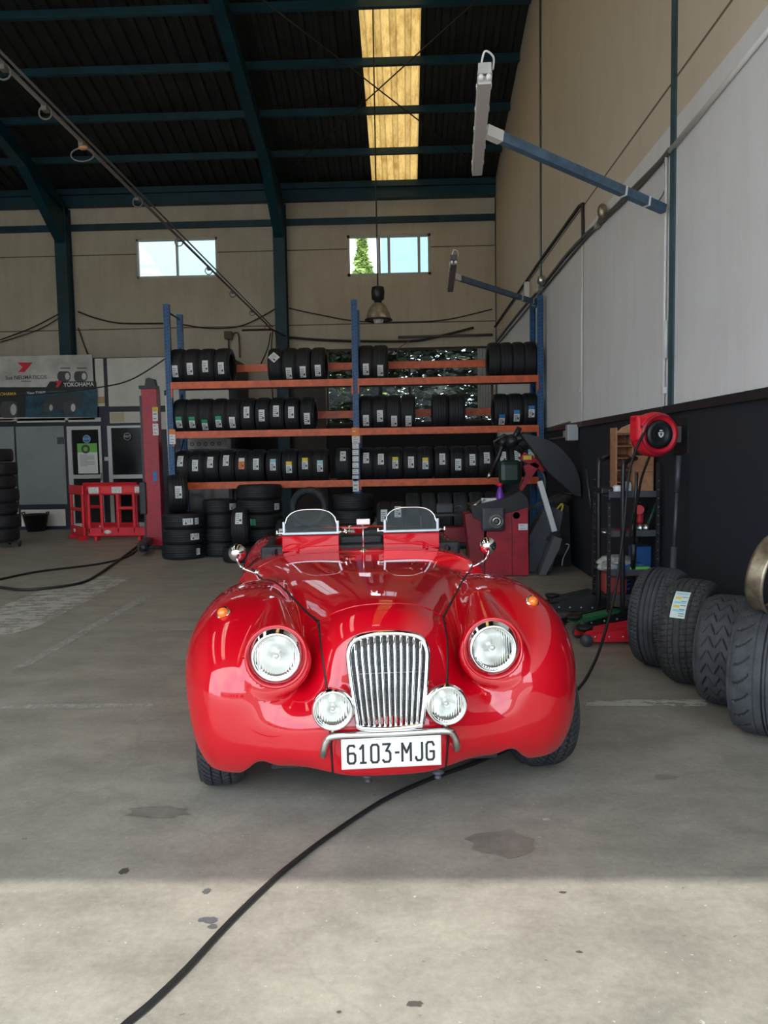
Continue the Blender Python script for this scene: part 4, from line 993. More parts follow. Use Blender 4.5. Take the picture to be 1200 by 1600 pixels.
btext('Sus NEUMÁTICOS', 41, 590, .105, M['ink'], 1.02, .0015); ln_ = MB(); bq(ln_, [(33, 595), (49, 595), (49, 596.3), (33, 596.3)], 0, .004); bq(ln_, [(94, 574.5), (110, 574.5), (110, 576), (94, 576)], 0, .004); bq(ln_, [(120, 574.5), (136, 574.5), (136, 576), (120, 576)], 0, .004); obj('small_print', ln_, M['ink'], ban, fixn=False)
btext('YOKOHAMA', 123, 601, .115, M['paper'], .93, .002); btext('YOKOHAMA', 6, 616, .1, M['yellow_ink'], .9, .001); btext('Your TYRES', 57, 614, .075, M['paper'], 1, .001)
lg = MB()
for pts_ in ([(27, 566.4), (51, 566.4), (38.5, 581.3), (28, 581.3), (35.5, 573.7)], [(86, 595), (97, 595.5), (91, 605), (86.5, 605), (90, 600)]): bq(lg, pts_, 0, .004)
obj('arrow_emblem', lg, M['red_ink'], ban, fixn=False)
tp = MB()
def btyre(px, py, w, h):
    bq(tp, [(px-w+w*.9*math.cos(a)*.55+0, py+h*math.sin(a)) for a in np.linspace(PI/2, 3*PI/2, 9)]+[(px+w*.2, py-h), (px+w*.2, py+h)], 0, .003)
    bq(tp, [(px+w*.25+w*.6*math.cos(a), py+h*math.sin(a)) for a in np.linspace(0, 2*PI, 17)[:-1]], 1, .0035); bq(tp, [(px+w*.25+w*.4*math.cos(a), py+h*.68*math.sin(a)) for a in np.linspace(0, 2*PI, 17)[:-1]], 2, .004)
btyre(103, 588, 9, 8); btyre(129, 588, 9, 8); btyre(18, 640, 12, 13); btyre(78, 637, 7, 7); btyre(112, 637, 9, 9)
bq(tp, [(66, 632), (72, 622), (92, 617), (118, 615), (128, 624), (130, 634), (110, 640), (70, 640)], 3, .0025)
obj('printed_tyres', tp, [M['ink'], M['grey_metal'], M['alu'], mat('banner_car', (.03, .04, .05), .4)], ban, fixn=False)

# ================================================================== BUCKET, BARRIERS, LIFT
p = at(56, 828, Z=0); bY = 15.2; bx = at(56, 815, Y=bY).x
bk = thing('rubber_bucket', 'black two-handled rubber bucket on the floor before the office panels', 'bucket', (bx, bY, 0))
obj('tub', MB().lathe([(0, 0), (.17, 0), (.245, .33), (.255, .33), (.25, .345), (.235, .345), (.165, .02), (0, .02)], (bx, bY, 0), 'Z', 32), M['black'], bk)
for s_ in (-1, 1): obj('handle', MB().tube([(bx+s_*.24, bY-.06, .33), (bx+s_*.25, bY-.05, .38), (bx+s_*.25, bY+.05, .38), (bx+s_*.24, bY+.06, .33)], .012, seg=8), M['black'], bk)
def barrier(p0, p1, z0, z1, label, cols, holes, strip=True, feet=True):
    """red plastic barrier from p0 to p1"""
    p0 = Vector((*p0, 0)); p1 = Vector((*p1, 0)); d = (p1-p0); L = d.length; a = math.atan2(d.y, d.x)
    t = thing('safety_barrier', label, 'barrier', tuple((p0+p1)/2), a, 'red plastic barriers round the lift')
    T = wmat(t); hw = L/2; hh = z1-z0; mb = MB(); d2 = .025
    def B(x0, x1, za, zb, m=0, o=mb, y=d2): o.b2((x0, -y, za), (x1, y, zb), m, T, bev=min(.02, y*.8) if y > .02 else 0)
    top = .17; bot = .16
    B(-hw, hw, z1-top, z1); B(-hw, hw, z0, z0+bot)
    xs = [-hw+L*c for c in cols]
    for x in xs: B(x-.03, x+.03, z0+.05, z1-.05)
    for (ci, zf) in holes: B(xs[ci], xs[ci+1], z0+hh*zf-.03, z0+hh*zf+.03)
    obj('panel_frame', mb, M['red_plastic'], t)
    if strip:
        sp = MB(); n = 5
        for i in range(n): B(-hw+.04+(L-.08)*i/n, -hw+.04+(L-.08)*(i+1)/n, z1-top+.02, z1-.02, (i % 2), sp, d2+.004)
        obj('reflective_strip', sp, [mat('white_reflective', (.75, .74, .7), .4, noise=(30, .3)), mat('red_reflective', (.85, .02, .02), .35)], t)
    lo_ = MB(); lo_.lathe([(0, -.03), (.045, -.03), (.045, -.026)], (0, 0, 0), 'Y', 20, 0, T @ Matrix.Translation((-hw+L*.33, 0, z0+bot*.5)) @ Matrix.Diagonal((1.4, 1, .8, 1))); obj('maker_badge', lo_, M['paper'], t)
    if feet:
        for x in (-hw*.7, hw*.7): obj('foot', MB().box((x, 0, z0/2), (.05, .16, z0*.99), 0, T, bev=.01), M['red_plastic'], t)
    return t
bl = at(136, 800, Y=13.2); brr = at(233, 800, Y=13.2); z1_ = at(180, 758, Y=13.2).z; z0_ = max(.03, at(180, 838, Y=13.2).z)
barrier((bl.x, 13.2), (brr.x, 13.2), z0_, z1_, 'red plastic barrier with red and white strip left of the lift column', [.03, .24, .5, .76, .97], [(2, .55)])
c1 = at(107, 800, Y=13.75)
barrier((c1.x, 13.85), (bl.x-.06, 13.22), z0_, z1_, 'short red plastic barrier set at an angle at the left corner of the enclosure', [.07, .93], [(0, .52)], strip=False)
barrier((c1.x+.05, 14.3), (brr.x-.5, 14.1), z0_, z1_+.02, 'red plastic barrier at the back of the enclosure by the office doors', [.04, .33, .66, .96], [(0, .5)], strip=False)
# lift column
LY = 12.0; lx = at(240, 720, Y=LY).x; lzt = at(236, 608, Y=LY).z
lf_ = thing('vehicle_lift_column', 'tall red steel vehicle lift column between the red barriers and the tyre stacks', 'lift', (lx, LY, 0))
cm = MB(); w_ = .125
cm.b2((lx-w_, LY-.09, .02), (lx+w_*.95, LY+.09, lzt), bev=.008)
obj('column', cm, M['red_metal'], lf_)
obj('column_channel', MB().b2((lx-w_-.06, LY+.0, .02), (lx-w_+.005, LY+.08, lzt-.1)), M['black_metal'], lf_)
obj('top_cap', MB().b2((lx-w_-.03, LY-.1, lzt), (lx+w_-.02, LY+.1, lzt+.05)).prism([(lx-.07, lzt+.05), (lx+.09, lzt+.05), (lx+.07, lzt+.15), (lx-.0, lzt+.17), (lx-.05, lzt+.16)], LY-.07, LY+.07), M['black'], lf_)
for r_, ms_ in (((238, 636, 247, 658), [M['paper'], M['ink']]), ((238.5, 662, 248, 680), [M['paper'], M['red_ink']]), ((238, 636, 247, 643), [M['yellow_ink'], M['ink']])): papr(*r_, LY-.0915 if r_[3] > 650 else LY-.094, ms_, lf_, 'warning_sticker', lines=3)
papr(239, 737, 246, 752, LY-.0915, [M['blue_ink'], M['ink']], lf_, 'blue_strap', lines=1)
obj('carriage', MB().b2((lx-w_-.08, LY-.13, .55), (lx-w_+.02, LY+.12, 1.05), bev=.01).b2((lx-.10, LY-.14, .02), (lx+.10, LY-.09, .05)), M['black_metal'], lf_)
obj('base_plate', MB().b2((lx-.22, LY-.22, 0), (lx+.2, LY+.2, .02)), M['black_metal'], lf_)
ar = MB(); ar.bar((lx-.08, LY-.16, .14), (lx+.05, LY-.85, .12), .12, .10).bar((lx+.05, LY-.8, .12), (lx+.16, LY-1.05, .10), .10, .08); ar.lathe([(0, .08), (.07, .08), (.07, .17), (.03, .18), (0, .18)], (lx+.14, LY-1.0, 0), 'Z', 18)
obj('lifting_arm', ar, M['black_metal'], lf_)
# white conduit beside the rack
wx = at(260, 700, Y=10.95+.25).x
tag(obj('white_pole', MB().tube([(wx-.02, 11.5, .0), (wx-.06, 11.5, at(259, 612, Y=11.5).z)], .028, seg=12).tube([(wx-.06, 11.5, at(259, 618, Y=11.5).z), (wx-.06, 11.5, at(259, 610, Y=11.5).z)], .034, 1, seg=12), [M['pipe_white'], M['dgreen']]), 'slim white pole with green top standing left of the rack', 'pole')
# ================================================================== CABLES ON THE LEFT AND THE WALL
def cable(name, pts, r, label, m=M['wire'], n=10): return tag(obj(name, MB().tube(spline(pts, n), r, seg=8), m), label, 'cable')
def F(px, py, r): p = at(px, py, Z=0); return (p.x, p.y, r+.002)
cable('floor_cable', [F(218, 852, .014), F(205, 868, .014), F(160, 882, .014), F(60, 895, .014), F(0, 907, .014), F(-50, 915, .014)], .014, 'black cable running over the floor to the left edge, the farther of two', M['hose'])
cable('floor_cable', [F(222, 849, .030), F(206, 862, .016), F(172, 887, .016), F(150, 902, .016), F(130, 912, .016), F(95, 919, .016), F(40, 924, .016), F(0, 920, .016), F(-60, 912, .016)], .016, 'black cable curving across the worn white floor paint, the nearer of two', M['hose'])
cable('hanging_cable', [at(262, 558, Y=13), at(205, 593, Y=13.2), at(150, 606, Y=13.5), at(60, 616, Y=13.8), at(-30, 620, Y=14)], .012, 'dark cable sagging across the banner to the left edge', M['wire'])
wy = YB-.06
def wc(pts, r=.014, lb='', m=M['wire']): cable('wall_cable', [at(x, y, Y=wy) for x, y in pts], r, lb, m)
wc([(0, 531), (50, 512), (98, 487)], .014, 'thin wire rising to the left column on the back wall, upper of two'); wc([(0, 535), (60, 515), (98, 493)], .012, 'thin wire rising to the left column on the back wall, lower of two')
wc([(122, 487), (150, 497), (190, 505), (262, 505)], .016, 'thin wire sagging right of the left column towards the rack')
wc([(285, 507), (330, 513), (380, 508), (433, 481)], .014, 'thin wire sagging between the rack and the middle column')
wc([(122, 512), (130, 535), (138, 557)], .014, 'short wire hanging beside the left column')
wc([(449, 481), (500, 492), (560, 502), (640, 503), (700, 499), (769, 483)], .013, 'long thin wire sagging under the upper right window')
wc([(449, 527), (500, 531), (560, 533), (640, 533), (680, 527), (740, 512)], .028, 'thick black cable sagging just above the leafy window')
trim(MB().tube([at(622, 527, Y=wy), at(770, 523, Y=wy)], .03, seg=8), M['wire_light'])
# junction box and cable bundle by the middle column
p = at(357, 524, Y=YB-.08); jb = MB().box(p, (.17, .158, .17), bev=.01).tube(spline([p+Vector((.06, 0, 0)), p+Vector((.22, 0, .03)), p+Vector((.24, 0, -.5))], 6), .018, seg=6).tube([p+Vector((0, 0, -.08)), p+Vector((0, 0, -.6))], .02, seg=6)
tag(obj('junction_box', jb, mat('brown_box', (.12, .08, .06), .6)), 'small brown junction box on the back wall above the first tyre group', 'box')
DROPS = []
for i, (a, b, c) in enumerate((((426, 516), (424, 560), (427, 640)), ((430, 520), (436, 545), (438, 600)), ((423, 520), (418, 545), (408, 568)))):
    DROPS.append([at(*a, Y=16.7), at(*b, Y=16.7), at(*c, Y=16.9)])
# overhead conduit with hooks
zc0 = at(425, 515, Y=16.7).z; A_ = at(425, 515, Y=16.7)
yn = 5.0; B_ = at(0, 95, Z=zc0)
dirv = (B_-A_); E_ = A_+dirv*1.25
con = thing('overhead_conduit', 'long dark cable conduit hung under the roof, running in diagonally from the upper left', 'conduit', tuple((A_+B_)/2))
obj('pipe', MB().tube([A_, E_], .016, seg=8).tube([A_+Vector((.02, 0, .045)), E_+Vector((.02, 0, .045))], .010, seg=6), M['wire_light'], con)
nl = dirv.normalized()
for i, (px, py) in enumerate(((103, 222), (60, 165), (190, 308), (240, 372), (283, 418), (320, 455), (355, 485), (385, 508), (5, 100))):
    t = (at(px, py, Z=zc0)-A_).dot(nl); c = A_+nl*t; R_ = .05 if i != 0 else .10
    hk = MB().tube([c+Vector((R_*math.cos(a), 0, -R_*1.1+R_*math.sin(a)*(.55 if i == 0 else 1))) for a in np.linspace(0, 2*PI, 17)[:-1]], .007, seg=5, closed=True).box(c+Vector((0, 0, -.02)), (.04, .06, .05))
    obj('cable_hook', hk, M['wire_light'], con)
for d_ in DROPS: obj('drop_cable', MB().tube(spline(d_, 8), .014, seg=6), M['wire'], con)
c = A_+nl*((at(103, 222, Z=zc0)-A_).dot(nl)); obj('warning_bulb', MB().sphere(c+Vector((.01, 0, -.05)), .03, sc=(1.4, 1, .7)), M['mdf'], con)
obj('end_bracket', MB().tube([A_+Vector((-.65, 0, 0)), A_+Vector((0, 0, 0))], .022, seg=6).tube([A_, A_+Vector((.30, .7, -.1))], .02, seg=6), M['wire'], con)
# pendant lamp
PY = 12.7; pp = at(591, 490, Y=PY); k = PY/1200
pl_ = thing('pendant_lamp', 'bell-shaped industrial pendant lamp hanging by a cord above the rack', 'lamp', tuple(pp))
obj('lamp_shade', MB().lathe([(.055, .17), (.10, .15), (.15, .08), (.185, 0), (.205, -.08), (.215, -.10), (.205, -.105), (.18, -.0), (.14, .08), (.05, .15)], tuple(pp), 'Z', 32), M['lampbell'], pl_)
obj('rim_ring', MB().lathe([(.205, -.085), (.222, -.09), (.222, -.115), (.2, -.115)], tuple(pp), 'Z', 32, closed=True).box(pp+Vector((.2, 0, -.11)), (.06, .02, .02)), M['black_metal'], pl_)
obj('ballast_housing', MB().lathe([(0, .17), (.06, .17), (.06, .2), (.10, .23), (.11, .34), (.10, .42), (.03, .44), (0, .44)], tuple(pp), 'Z', 20), M['black_metal'], pl_)
obj('bulb', MB().lathe([(0, -.16), (.07, -.155), (.085, -.1), (.08, -.05), (0, -.04)], tuple(pp), 'Z', 20), M['tube_white'], pl_)
obj('cord', MB().tube([pp+Vector((0, 0, .42)), (pp.x, PY, zr(PY)-.02)], .012, seg=6), M['wire'], pl_)
tag(obj('small_spotlight', MB().box(at(620, 568, Y=15), (.14, .16, .09), bev=.01).tube([at(620, 562, Y=15), at(621, 545, Y=15), at(640, 532, Y=17.3)], .012, seg=6), M['grey_metal']), 'small grey spotlight on a thin bracket before the leafy window', 'lamp')
# ================================================================== RIGHT WALL
def arm_lamp(base, n0, n1, zl, nm, r=.035, wid=.085, hm='lamp_white', cm_='lamp_clear'):
    t = thing('swing_arm_lamp', nm, 'lamp', tuple(base)); mid = (n0+n1)/2; d = (n1-n0).normalized()
    s = Vector((d.y, -d.x, 0)); tipd = mid+Vector((0, 0, .0))
    obj('swing_arm', MB().bar(base, tipd+(base-tipd).normalized()*.14, .055, .065), M['arm_blue'], t)
    obj('arm_wrap', MB().bar(tipd+(base-tipd).normalized()*.17, tipd+(base-tipd).normalized()*.04, .062, .072), M['pipe_white'], t)
    for q_ in (.1, .24): obj('cable_tie', MB().bar(base+(tipd-base)*q_, base+(tipd-base)*(q_+.01), .062, .072), M['pipe_white'], t)
    L = (n1-n0).length; ang = math.atan2(-d.x, d.y)
    T = Matrix.Translation(mid) @ Matrix.Rotation(ang, 4, 'Z')
    obj('lamp_housing', MB().prism([(-wid/2, 0), (-wid/2*.8, .06), (wid/2*.8, .06), (wid/2, 0)], -L/2, L/2, 'Y', 0, T).box((0, -L/2, .03), (wid*.9, .03, .06), 0, T, bev=.005), M[hm], t)
    tb = MB()
    for x in (-.02, .02): tb.tube([T @ Vector((x, -L/2+.04, -.02)), T @ Vector((x, L/2-.04, -.02))], .013, seg=10)
    obj('fluorescent_tubes', tb, M['tube_white'], t)
    obj('lamp_cover', MB().prism([(-wid/2, 0), (-wid/2*.85, -.045), (wid/2*.85, -.045), (wid/2, 0)], -L/2+.02, L/2, 'Y', 0, T), M[cm_], t)
    cp_ = MB()
    for x in (-.022, .022): cp_.lathe([(0, -.02), (.014, -.02), (.016, .01)], (0, 0, 0), 'Y', 14, 0, T @ Matrix.Translation((x, -L/2, -.018)))
    for k_ in range(5):
        for sx_ in (-1, 1): cp_.box((sx_*wid/2, -L/2+L*(k_+.5)/5, 0), (.006, .04, .02), 0, T)
    obj('end_clips', cp_, M['tube_white'], t)
    obj('cable_loop', MB().tube(spline([T @ Vector((-.02, -L/2, .05)), T @ Vector((0, -L/2-.03, .11)), T @ Vector((.05, -L/2+.02, .10)), T @ Vector((.05, -L/2+.08, .06))], 5), .006, seg=6), M['tube_white'], t)
    return t
b1 = at(1037, 327, X=XR-.05); zl = 3.56
arm_lamp(b1, at(757.5, 116, Z=zl), at(745.5, 265, Z=zl), zl, 'long double-tube lamp on a blue swing arm, nearer of two on the right wall')
b2_ = Vector((XR-.05, 11.6, at(829, 485, X=XR-.1).z)); zl = 3.6
arm_lamp(b2_, at(709, 407, Z=zl), at(703.5, 451, Z=zl), zl, 'grey double-tube lamp on a blue swing arm, farther one above the rack', hm='grey_metal', cm_='lamp_dull')
# conduits on the right wall
xw = XR-.02
def W(px, py, x=xw): return at(px, py, X=x)
trim(MB().tube([W(1215, 30), W(1130, 135), W(1047, 237)], .016, seg=8).tube([W(1215, 27), W(1130, 131), W(1047, 232)], .010, seg=6), M['pipe_white'])
trim(MB().tube(spline([W(1047, 234), W(1030, 255), W(1000, 285), W(940, 345), W(912, 370), W(880, 405), W(845, 450), W(810, 490), W(775, 535)], 5), .022, seg=8).tube(spline([W(1043, 240), W(1000, 290), W(938, 350), W(909, 380), W(845, 457), W(776, 540)], 6), .014, seg=6), M['wire_light'])
trim(MB().tube([W(911, 375), W(910.5, 318), W(905, 322), W(842, 410), W(772, 512)], .02, seg=8), M['wire'])
trim(MB().tube([W(910, 384), W(909, 520), W(909, 664)], .012, seg=8), M['pipe_white'])
trim(MB().tube([W(1041, 245), W(1040, 330), W(1038, 500), W(1036, 640)], .011, seg=8), M['pipe_white'])
trim(MB().tube([W(1041, 500), W(1040, 560)], .014, seg=8), M['pipe_white'])
trim(MB().tube(spline([W(1038, 245), W(1040, 290), W(1032, 310), W(1024, 318)], 5), .005, seg=6), M['wire_light'])
for px in (906, 1036.65): trim(MB().box(W(px, 610), (.03, .06, .05)), M['pipe_white'])
tag(obj('wall_floodlight', MB().sphere(W(941, 330, XR-.07), .05, sc=(1, 1, 1.5)).tube([W(935, 345, XR-.02), W(941, 332, XR-.06)], .014, seg=6).box(W(934, 352, XR-.03), (.05, .12, .05)), M['bronze']), 'small grey flood fitting on the cable run of the right wall', 'lamp')
tag(obj('wall_spotlight', MB().sphere(W(846, 438, XR-.08), .07).box(W(844, 452, XR-.05), (.09, .2, .06)), M['satin']), 'small round silver fitting at the top of the right rack end', 'lamp')
tag(obj('wall_box', MB().box(W(823, 457, XR-.06), (.08, .10, .33), bev=.01), M['pipe_white']), 'narrow white box on the right wall above the rack', 'box')
tag(obj('socket_box', MB().box(W(893.5, 676, XR-.08), (.13, .13, .19), bev=.01).box(W(885, 678, XR-.06), (.06, .12, .08), 0), mat('grey_box', (.4, .41, .41), .5)), 'grey electrical box on the dark wall behind the wheel guard', 'box')
trim(MB().tube([W(890, 660), W(862, 668), W(858, 674)], .014, seg=6).tube([W(884, 683), W(858, 686)], .012, seg=6), M['wire_light'])
# ---------------------------------------------------------------- hose reel
hp = at(1022, 679, Y=5.75); hr = thing('hose_reel', 'red hose reel with black round face on the dark right wall', 'reel', tuple(hp))
Th = Matrix.Translation(hp) @ Matrix.Rotation(math.radians(14), 4, 'Z')
obj('reel_shell', MB().lathe([(0, -.02), (.10, -.05), (.125, -.075), (.145, -.08), (.160, -.05), (.166, 0), (.160, .06), (.12, .09), (0, .09)], axis='Y', seg=44, T=Th).box((-.105, 0, .045), (.13, .12, .19), 0, Th, bev=.02).box((-.145, 0, .115), (.05, .11, .05), 0, Th, bev=.012), M['red_plastic'], hr)
rb = MB()
for a in np.linspace(0, 2*PI, 9)[:-1]: rb.box((.150*math.cos(a+.3), -.025, .150*math.sin(a+.3)), (.03, .05, .012), 0, Th @ Matrix.Rotation(0, 4, 'Y'))
obj('shell_ribs', rb.lathe([(.128, -.086), (.142, -.088), (.150, -.07)], axis='Y', seg=44, T=Th), M['red_metal'], hr)
obj('reel_face', MB().lathe([(0, -.085), (.06, -.085), (.064, -.09), (.098, -.086), (.105, -.07), (.105, -.03)], axis='Y', seg=40, T=Th), M['black'], hr)
bd = MB().lathe([(.060, -.0925), (.062, -.0925)], axis='Y', seg=30, T=Th, m=2); bd.prism([(-.022, .014), (.022, .014), (.018, -.012), (0, -.026), (-.018, -.012)], -.092, -.090, 'Y', 0, Th); bd.prism([(-.013, .022), (.013, .022), (.010, .031), (-.010, .031)], -.092, -.090, 'Y', 0, Th)
bd.prism([(-.012, .008), (.012, .008), (.0, -.016)], -.0935, -.0928, 'Y', 1, Th)
obj('face_badge', bd, [M['paper'], M['ink'], M['grey_metal']], hr)
obj('outlet_slot', MB().box((-.12, -.062, .045), (.05, .02, .04), 0, Th, bev=.004), M['black'], hr)
obj('wall_bracket', MB().box((.10, .11, 0), (.16, .03, .2), 0, Th).b2((XR-.01, 5.7, hp.z-.14), (XR, 5.95, hp.z+.14)).bar(Th @ Vector((.1, .11, 0)), (XR-.005, 5.85, hp.z), .05, .12), M['black_metal'], hr)
h0 = Th @ Vector((-.115, -.075, .04))
hp_ = [h0, at(985, 730, Y=5.55), at(974, 830, Y=5.4), at(960, 930, Y=5.2), at(940, 1005, Y=4.95), at(925, 1043, Y=4.7)]
q1 = at(904, 1070, Z=0); hp_ += [Vector((q1.x-.02, q1.y-.1, .012)), Vector((.72, 3.98, .012)), Vector((.62, 3.75, .012)), at(760, 1185, Z=.012), at(670, 1218, Z=.012), at(600, 1250, Z=.012), at(520, 1302, Z=.012), at(450, 1355, Z=.012), at(400, 1400, Z=.012), at(350, 1450, Z=.012), at(290, 1515, Z=.012), at(235, 1568, Z=.012), at(190, 1606, Z=.012), at(120, 1680, Z=.012)]
cable('air_hose', hp_, .0095, 'black air hose from the red reel, running under the car to the front', M['hose'], 10)
cable('hose_tail', [Th @ Vector((.0, .05, -.15)), at(1003, 745, Y=5.9), at(996, 780, Y=6.0), at(988, 810, Y=6.05), at(984, 840, Y=6.1)], .010, 'short black hose hanging behind the red reel', M['hose'])

# ---------------------------------------------------------------- four worn tyres by the right wall
def g1(th, s):
    d = 0
    for c in (-.42, -.14, .14, .42): d += .013 if abs(s-c) < .045 else 0
    if abs(s) > .45 and (th*70/(2*PI)+abs(s)) % 1 < .16: d = max(d, .009)
    return d
def g2(th, s):
    d = 0
    for c in (-.5, -.2, .15, .5): d += .012 if abs(s-c) < .035 else 0
    if abs(s) > .2 and (th*56/(2*PI)+s*.6) % 1 < .14: d = max(d, .009)
    return d
def g3(th, s):
    if abs(s) > .72: return 0
    a = (th*26/(2*PI)); b = (s+1)*3.1; k = int(math.floor(b)) % 2; f = b % 1
    ph = (a+(f if k else 1-f)*.9) % 1
    return .009 if ph < .17 and .12 < f < .92 else 0
def g4(th, s):
    d = .009 if abs(s-.28) < .03 or abs(s-.42) < .02 or abs(s+.05) < .012 else 0
    f = (s+.85)/.65
    if 0 < f < 1 and (th*22/(2*PI)+.6*f*f) % 1 < .12: d = max(d, .007)
    return d
near = [((1.68, 5.02), .325, .24, g1, 'tyre_worn', 38, 'worn grey tyre with straight grooves, farthest of four in the row by the right wall'),
        ((1.74, 4.65), .318, .23, g2, 'tyre_old', 38, 'brownish tyre with blue and yellow label, second in the row by the right wall'),
        ((1.79, 4.25), .305, .23, g3, 'tyre_worn', 37, 'grey tyre with zigzag tread marks, third in the row by the right wall'),
        ((1.79, 3.80), .318, .245, g4, 'tyre_worn', 36, 'nearest grey tyre with curved side grooves, at the right edge under the ring')]
for i, ((x, y), R_, W_, g_, mm, a_, lb) in enumerate(near):
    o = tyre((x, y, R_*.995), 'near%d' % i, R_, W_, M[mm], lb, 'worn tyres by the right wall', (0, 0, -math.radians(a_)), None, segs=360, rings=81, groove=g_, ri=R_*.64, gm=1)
    if i == 1:
        lbm = MB(); n = 8
        def pt(x0, x1, a0, a1, m, e):
            vs = []
            for k_ in range(n+1):
                a = a0+(a1-a0)*k_/n; vs += [(x0, -(R_+e)*math.cos(a), (R_+e)*math.sin(a)), (x1, -(R_+e)*math.cos(a), (R_+e)*math.sin(a))]
            lbm.add(vs, [(2*k_, 2*k_+1, 2*k_+3, 2*k_+2) for k_ in range(n)], m)
        pt(-.045, .04, .42, .98, 0, .003)
        for a0, m_ in ((.90, 1), (.80, 2), (.70, 1), (.62, 2), (.54, 1)): pt(-.035, .0+.03*(m_ == 1), a0, a0+.045, m_, .0035)
        for a0 in (.46, .50, .58, .66, .75, .84): pt(.002, .034, a0, a0+.012, 3, .0037)
        obj('label_sticker', lbm, [mat('big_label_paper', (.62, .72, .7), .6), M['cyan_ink'], M['yellow_ink'], M['ink']], o, local=True, fixn=False)
# bronze band ring leaning on the nearest tyre
rc = at(1212, 896, Y=3.75)
Tr = Matrix.Translation(rc) @ Matrix.Rotation(math.radians(-52), 4, 'Z') @ Matrix.Rotation(math.radians(10), 4, 'Y')
tag(obj('wheel_band', MB().lathe([(.196, -.045), (.20, -.03), (.193, 0), (.20, .03), (.196, .045), (.188, .043), (.183, .0), (.188, -.043)], axis='X', seg=56, T=Tr, closed=True), M['bronze']), 'worn bronze metal ring resting on the nearest tyre at the right edge', 'ring')

# ---------------------------------------------------------------- wheel balancer
BYY = 8.75
def Bx(px, Y=BYY): return at(px, 850, Y=Y).x
def Bz(py, px=780, Y=BYY): return at(px, py, Y=Y).z
bxl, bxr = Bx(758), Bx(826)
wb = thing('wheel_balancer', 'red wheel balancing machine with dark tray top beside the rack', 'machine', ((bxl+bxr)/2, BYY+.2, 0))
body_ = MB().prism([(Bx(757), 0.01), (Bx(826), 0.01), (Bx(825), Bz(790)), (Bx(762), Bz(805))], BYY, BYY+.5)
obj('cabinet', body_, M['red_metal'], wb)
obj('side_cabinet', MB().prism([(Bx(738), 0.01), (Bx(757), 0.01), (Bx(757), Bz(800)), (Bx(727), Bz(803))], BYY+.04, BYY+.48), M['red_dark'], wb)
obj('panel_joint', MB().b2((Bx(799.5), BYY-.003, .02), (Bx(800.5), BYY+.01, Bz(797))), M['black'], wb)
top = MB().prism([(Bx(740), Bz(808)), (Bx(752), Bz(812)), (Bx(826), Bz(792)), (Bx(823), Bz(778)), (Bx(812), Bz(768)), (Bx(792), Bz(778)), (Bx(735), Bz(790))], BYY-.04, BYY+.55)
obj('tool_tray', top, M['black'], wb)
obj('spindle_housing', MB().box((Bx(770), BYY-.05, Bz(810)), (.26, .12, .27), bev=.03), M['grey_metal'], wb)
sp = Vector((Bx(774), BYY-.11, Bz(813)))
obj('spindle_hub', MB().lathe([(0, -.06), (.02, -.06), (.025, -.02), (.05, -.02), (.055, -.035), (.075, -.035), (.09, -.02), (.092, .03), (0, .03)], tuple(sp), 'Y', 30), mat('hub_grey', (.16, .155, .15), .5, .3), wb)
obj('spindle_ring', MB().lathe([(.03, -.045), (.05, -.045), (.05, -.03), (.03, -.03)], tuple(sp), 'Y', 24, closed=True), M['satin'], wb)
papr(810, 818.5, 824.5, 828, BYY-.003, [M['paper'], M['ink']], wb, 'machine_label', lines=2)
# things on the tray
bp_ = Vector((Bx(783.5), BYY+.1, Bz(787)+.0)); zt_ = Bz(785)
sb = thing('spray_bottle', 'purple plastic bottle with red cap on the balancer tray', 'bottle', (bp_.x, bp_.y, zt_))
obj('bottle_body', MB().lathe([(0, 0), (.042, 0), (.045, .02), (.042, .09), (.03, .14), (.016, .17), (.016, .18), (0, .18)], (bp_.x, bp_.y, zt_), 'Z', 20), M['purple'], sb)
obj('cap', MB().lathe([(.02, .175), (.03, .18), (.03, .21), (.02, .215), (0, .215)], (bp_.x, bp_.y, zt_), 'Z', 16).box((bp_.x-.02, bp_.y, zt_+.205), (.07, .025, .025), bev=.004), M['red_plastic'], sb)
tag(obj('white_box', MB().box((Bx(766), BYY+.12, Bz(784)+.0), (.17, .12, .07), bev=.006), M['paper']), 'small white box beside the purple bottle on the balancer tray', 'box')
tag(obj('hand_tool', MB().tube([(Bx(736), BYY+.0, Bz(795)+.01), (Bx(752), BYY+.02, Bz(785)+.02)], .018, seg=8).tube([(Bx(752), BYY+.02, Bz(785)+.02), (Bx(758), BYY+.02, Bz(783)+.02)], .009, seg=8), M['satin']), 'silver hand tool lying at the left end of the balancer tray', 'tool')
# wheel guard hood of the balancer
gd = []
for t in np.linspace(0, 1, 15):
    a = math.radians(100-118*t); gd.append((800+107*math.cos(a)*1.0, 786-107*math.sin(a)))
gp = [(815, 679), (826, 679), (837, 681), (852, 686), (867, 693), (878, 702), (887, 712), (896, 724), (902, 737), (905.5, 747), (907, 757), (908, 777), (897, 773), (877, 755), (866, 746), (857, 737), (848, 725), (840, 712), (831, 700), (823, 690)]
GY = 9.0
gmb = MB(); fr1 = [at(x, y, Y=GY) for x, y in gp]
gmb.prism([(p.x, p.z) for p in fr1], GY, GY+.2)
wg = thing('wheel_guard', 'large curved black plastic wheel guard raised beside the balancer', 'guard', tuple(at(862, 730, Y=GY)))
obj('guard_shell', gmb, M['guard'], wg)
obj('guard_arm', MB().bar(at(806, 805, Y=8.8), at(852, 783, Y=8.95), .035, .035).lathe([(0, -.05), (.04, -.05), (.04, .05), (0, .05)], tuple(at(806, 805, Y=8.8)), 'Y', 16), M['grey_metal'], wg)
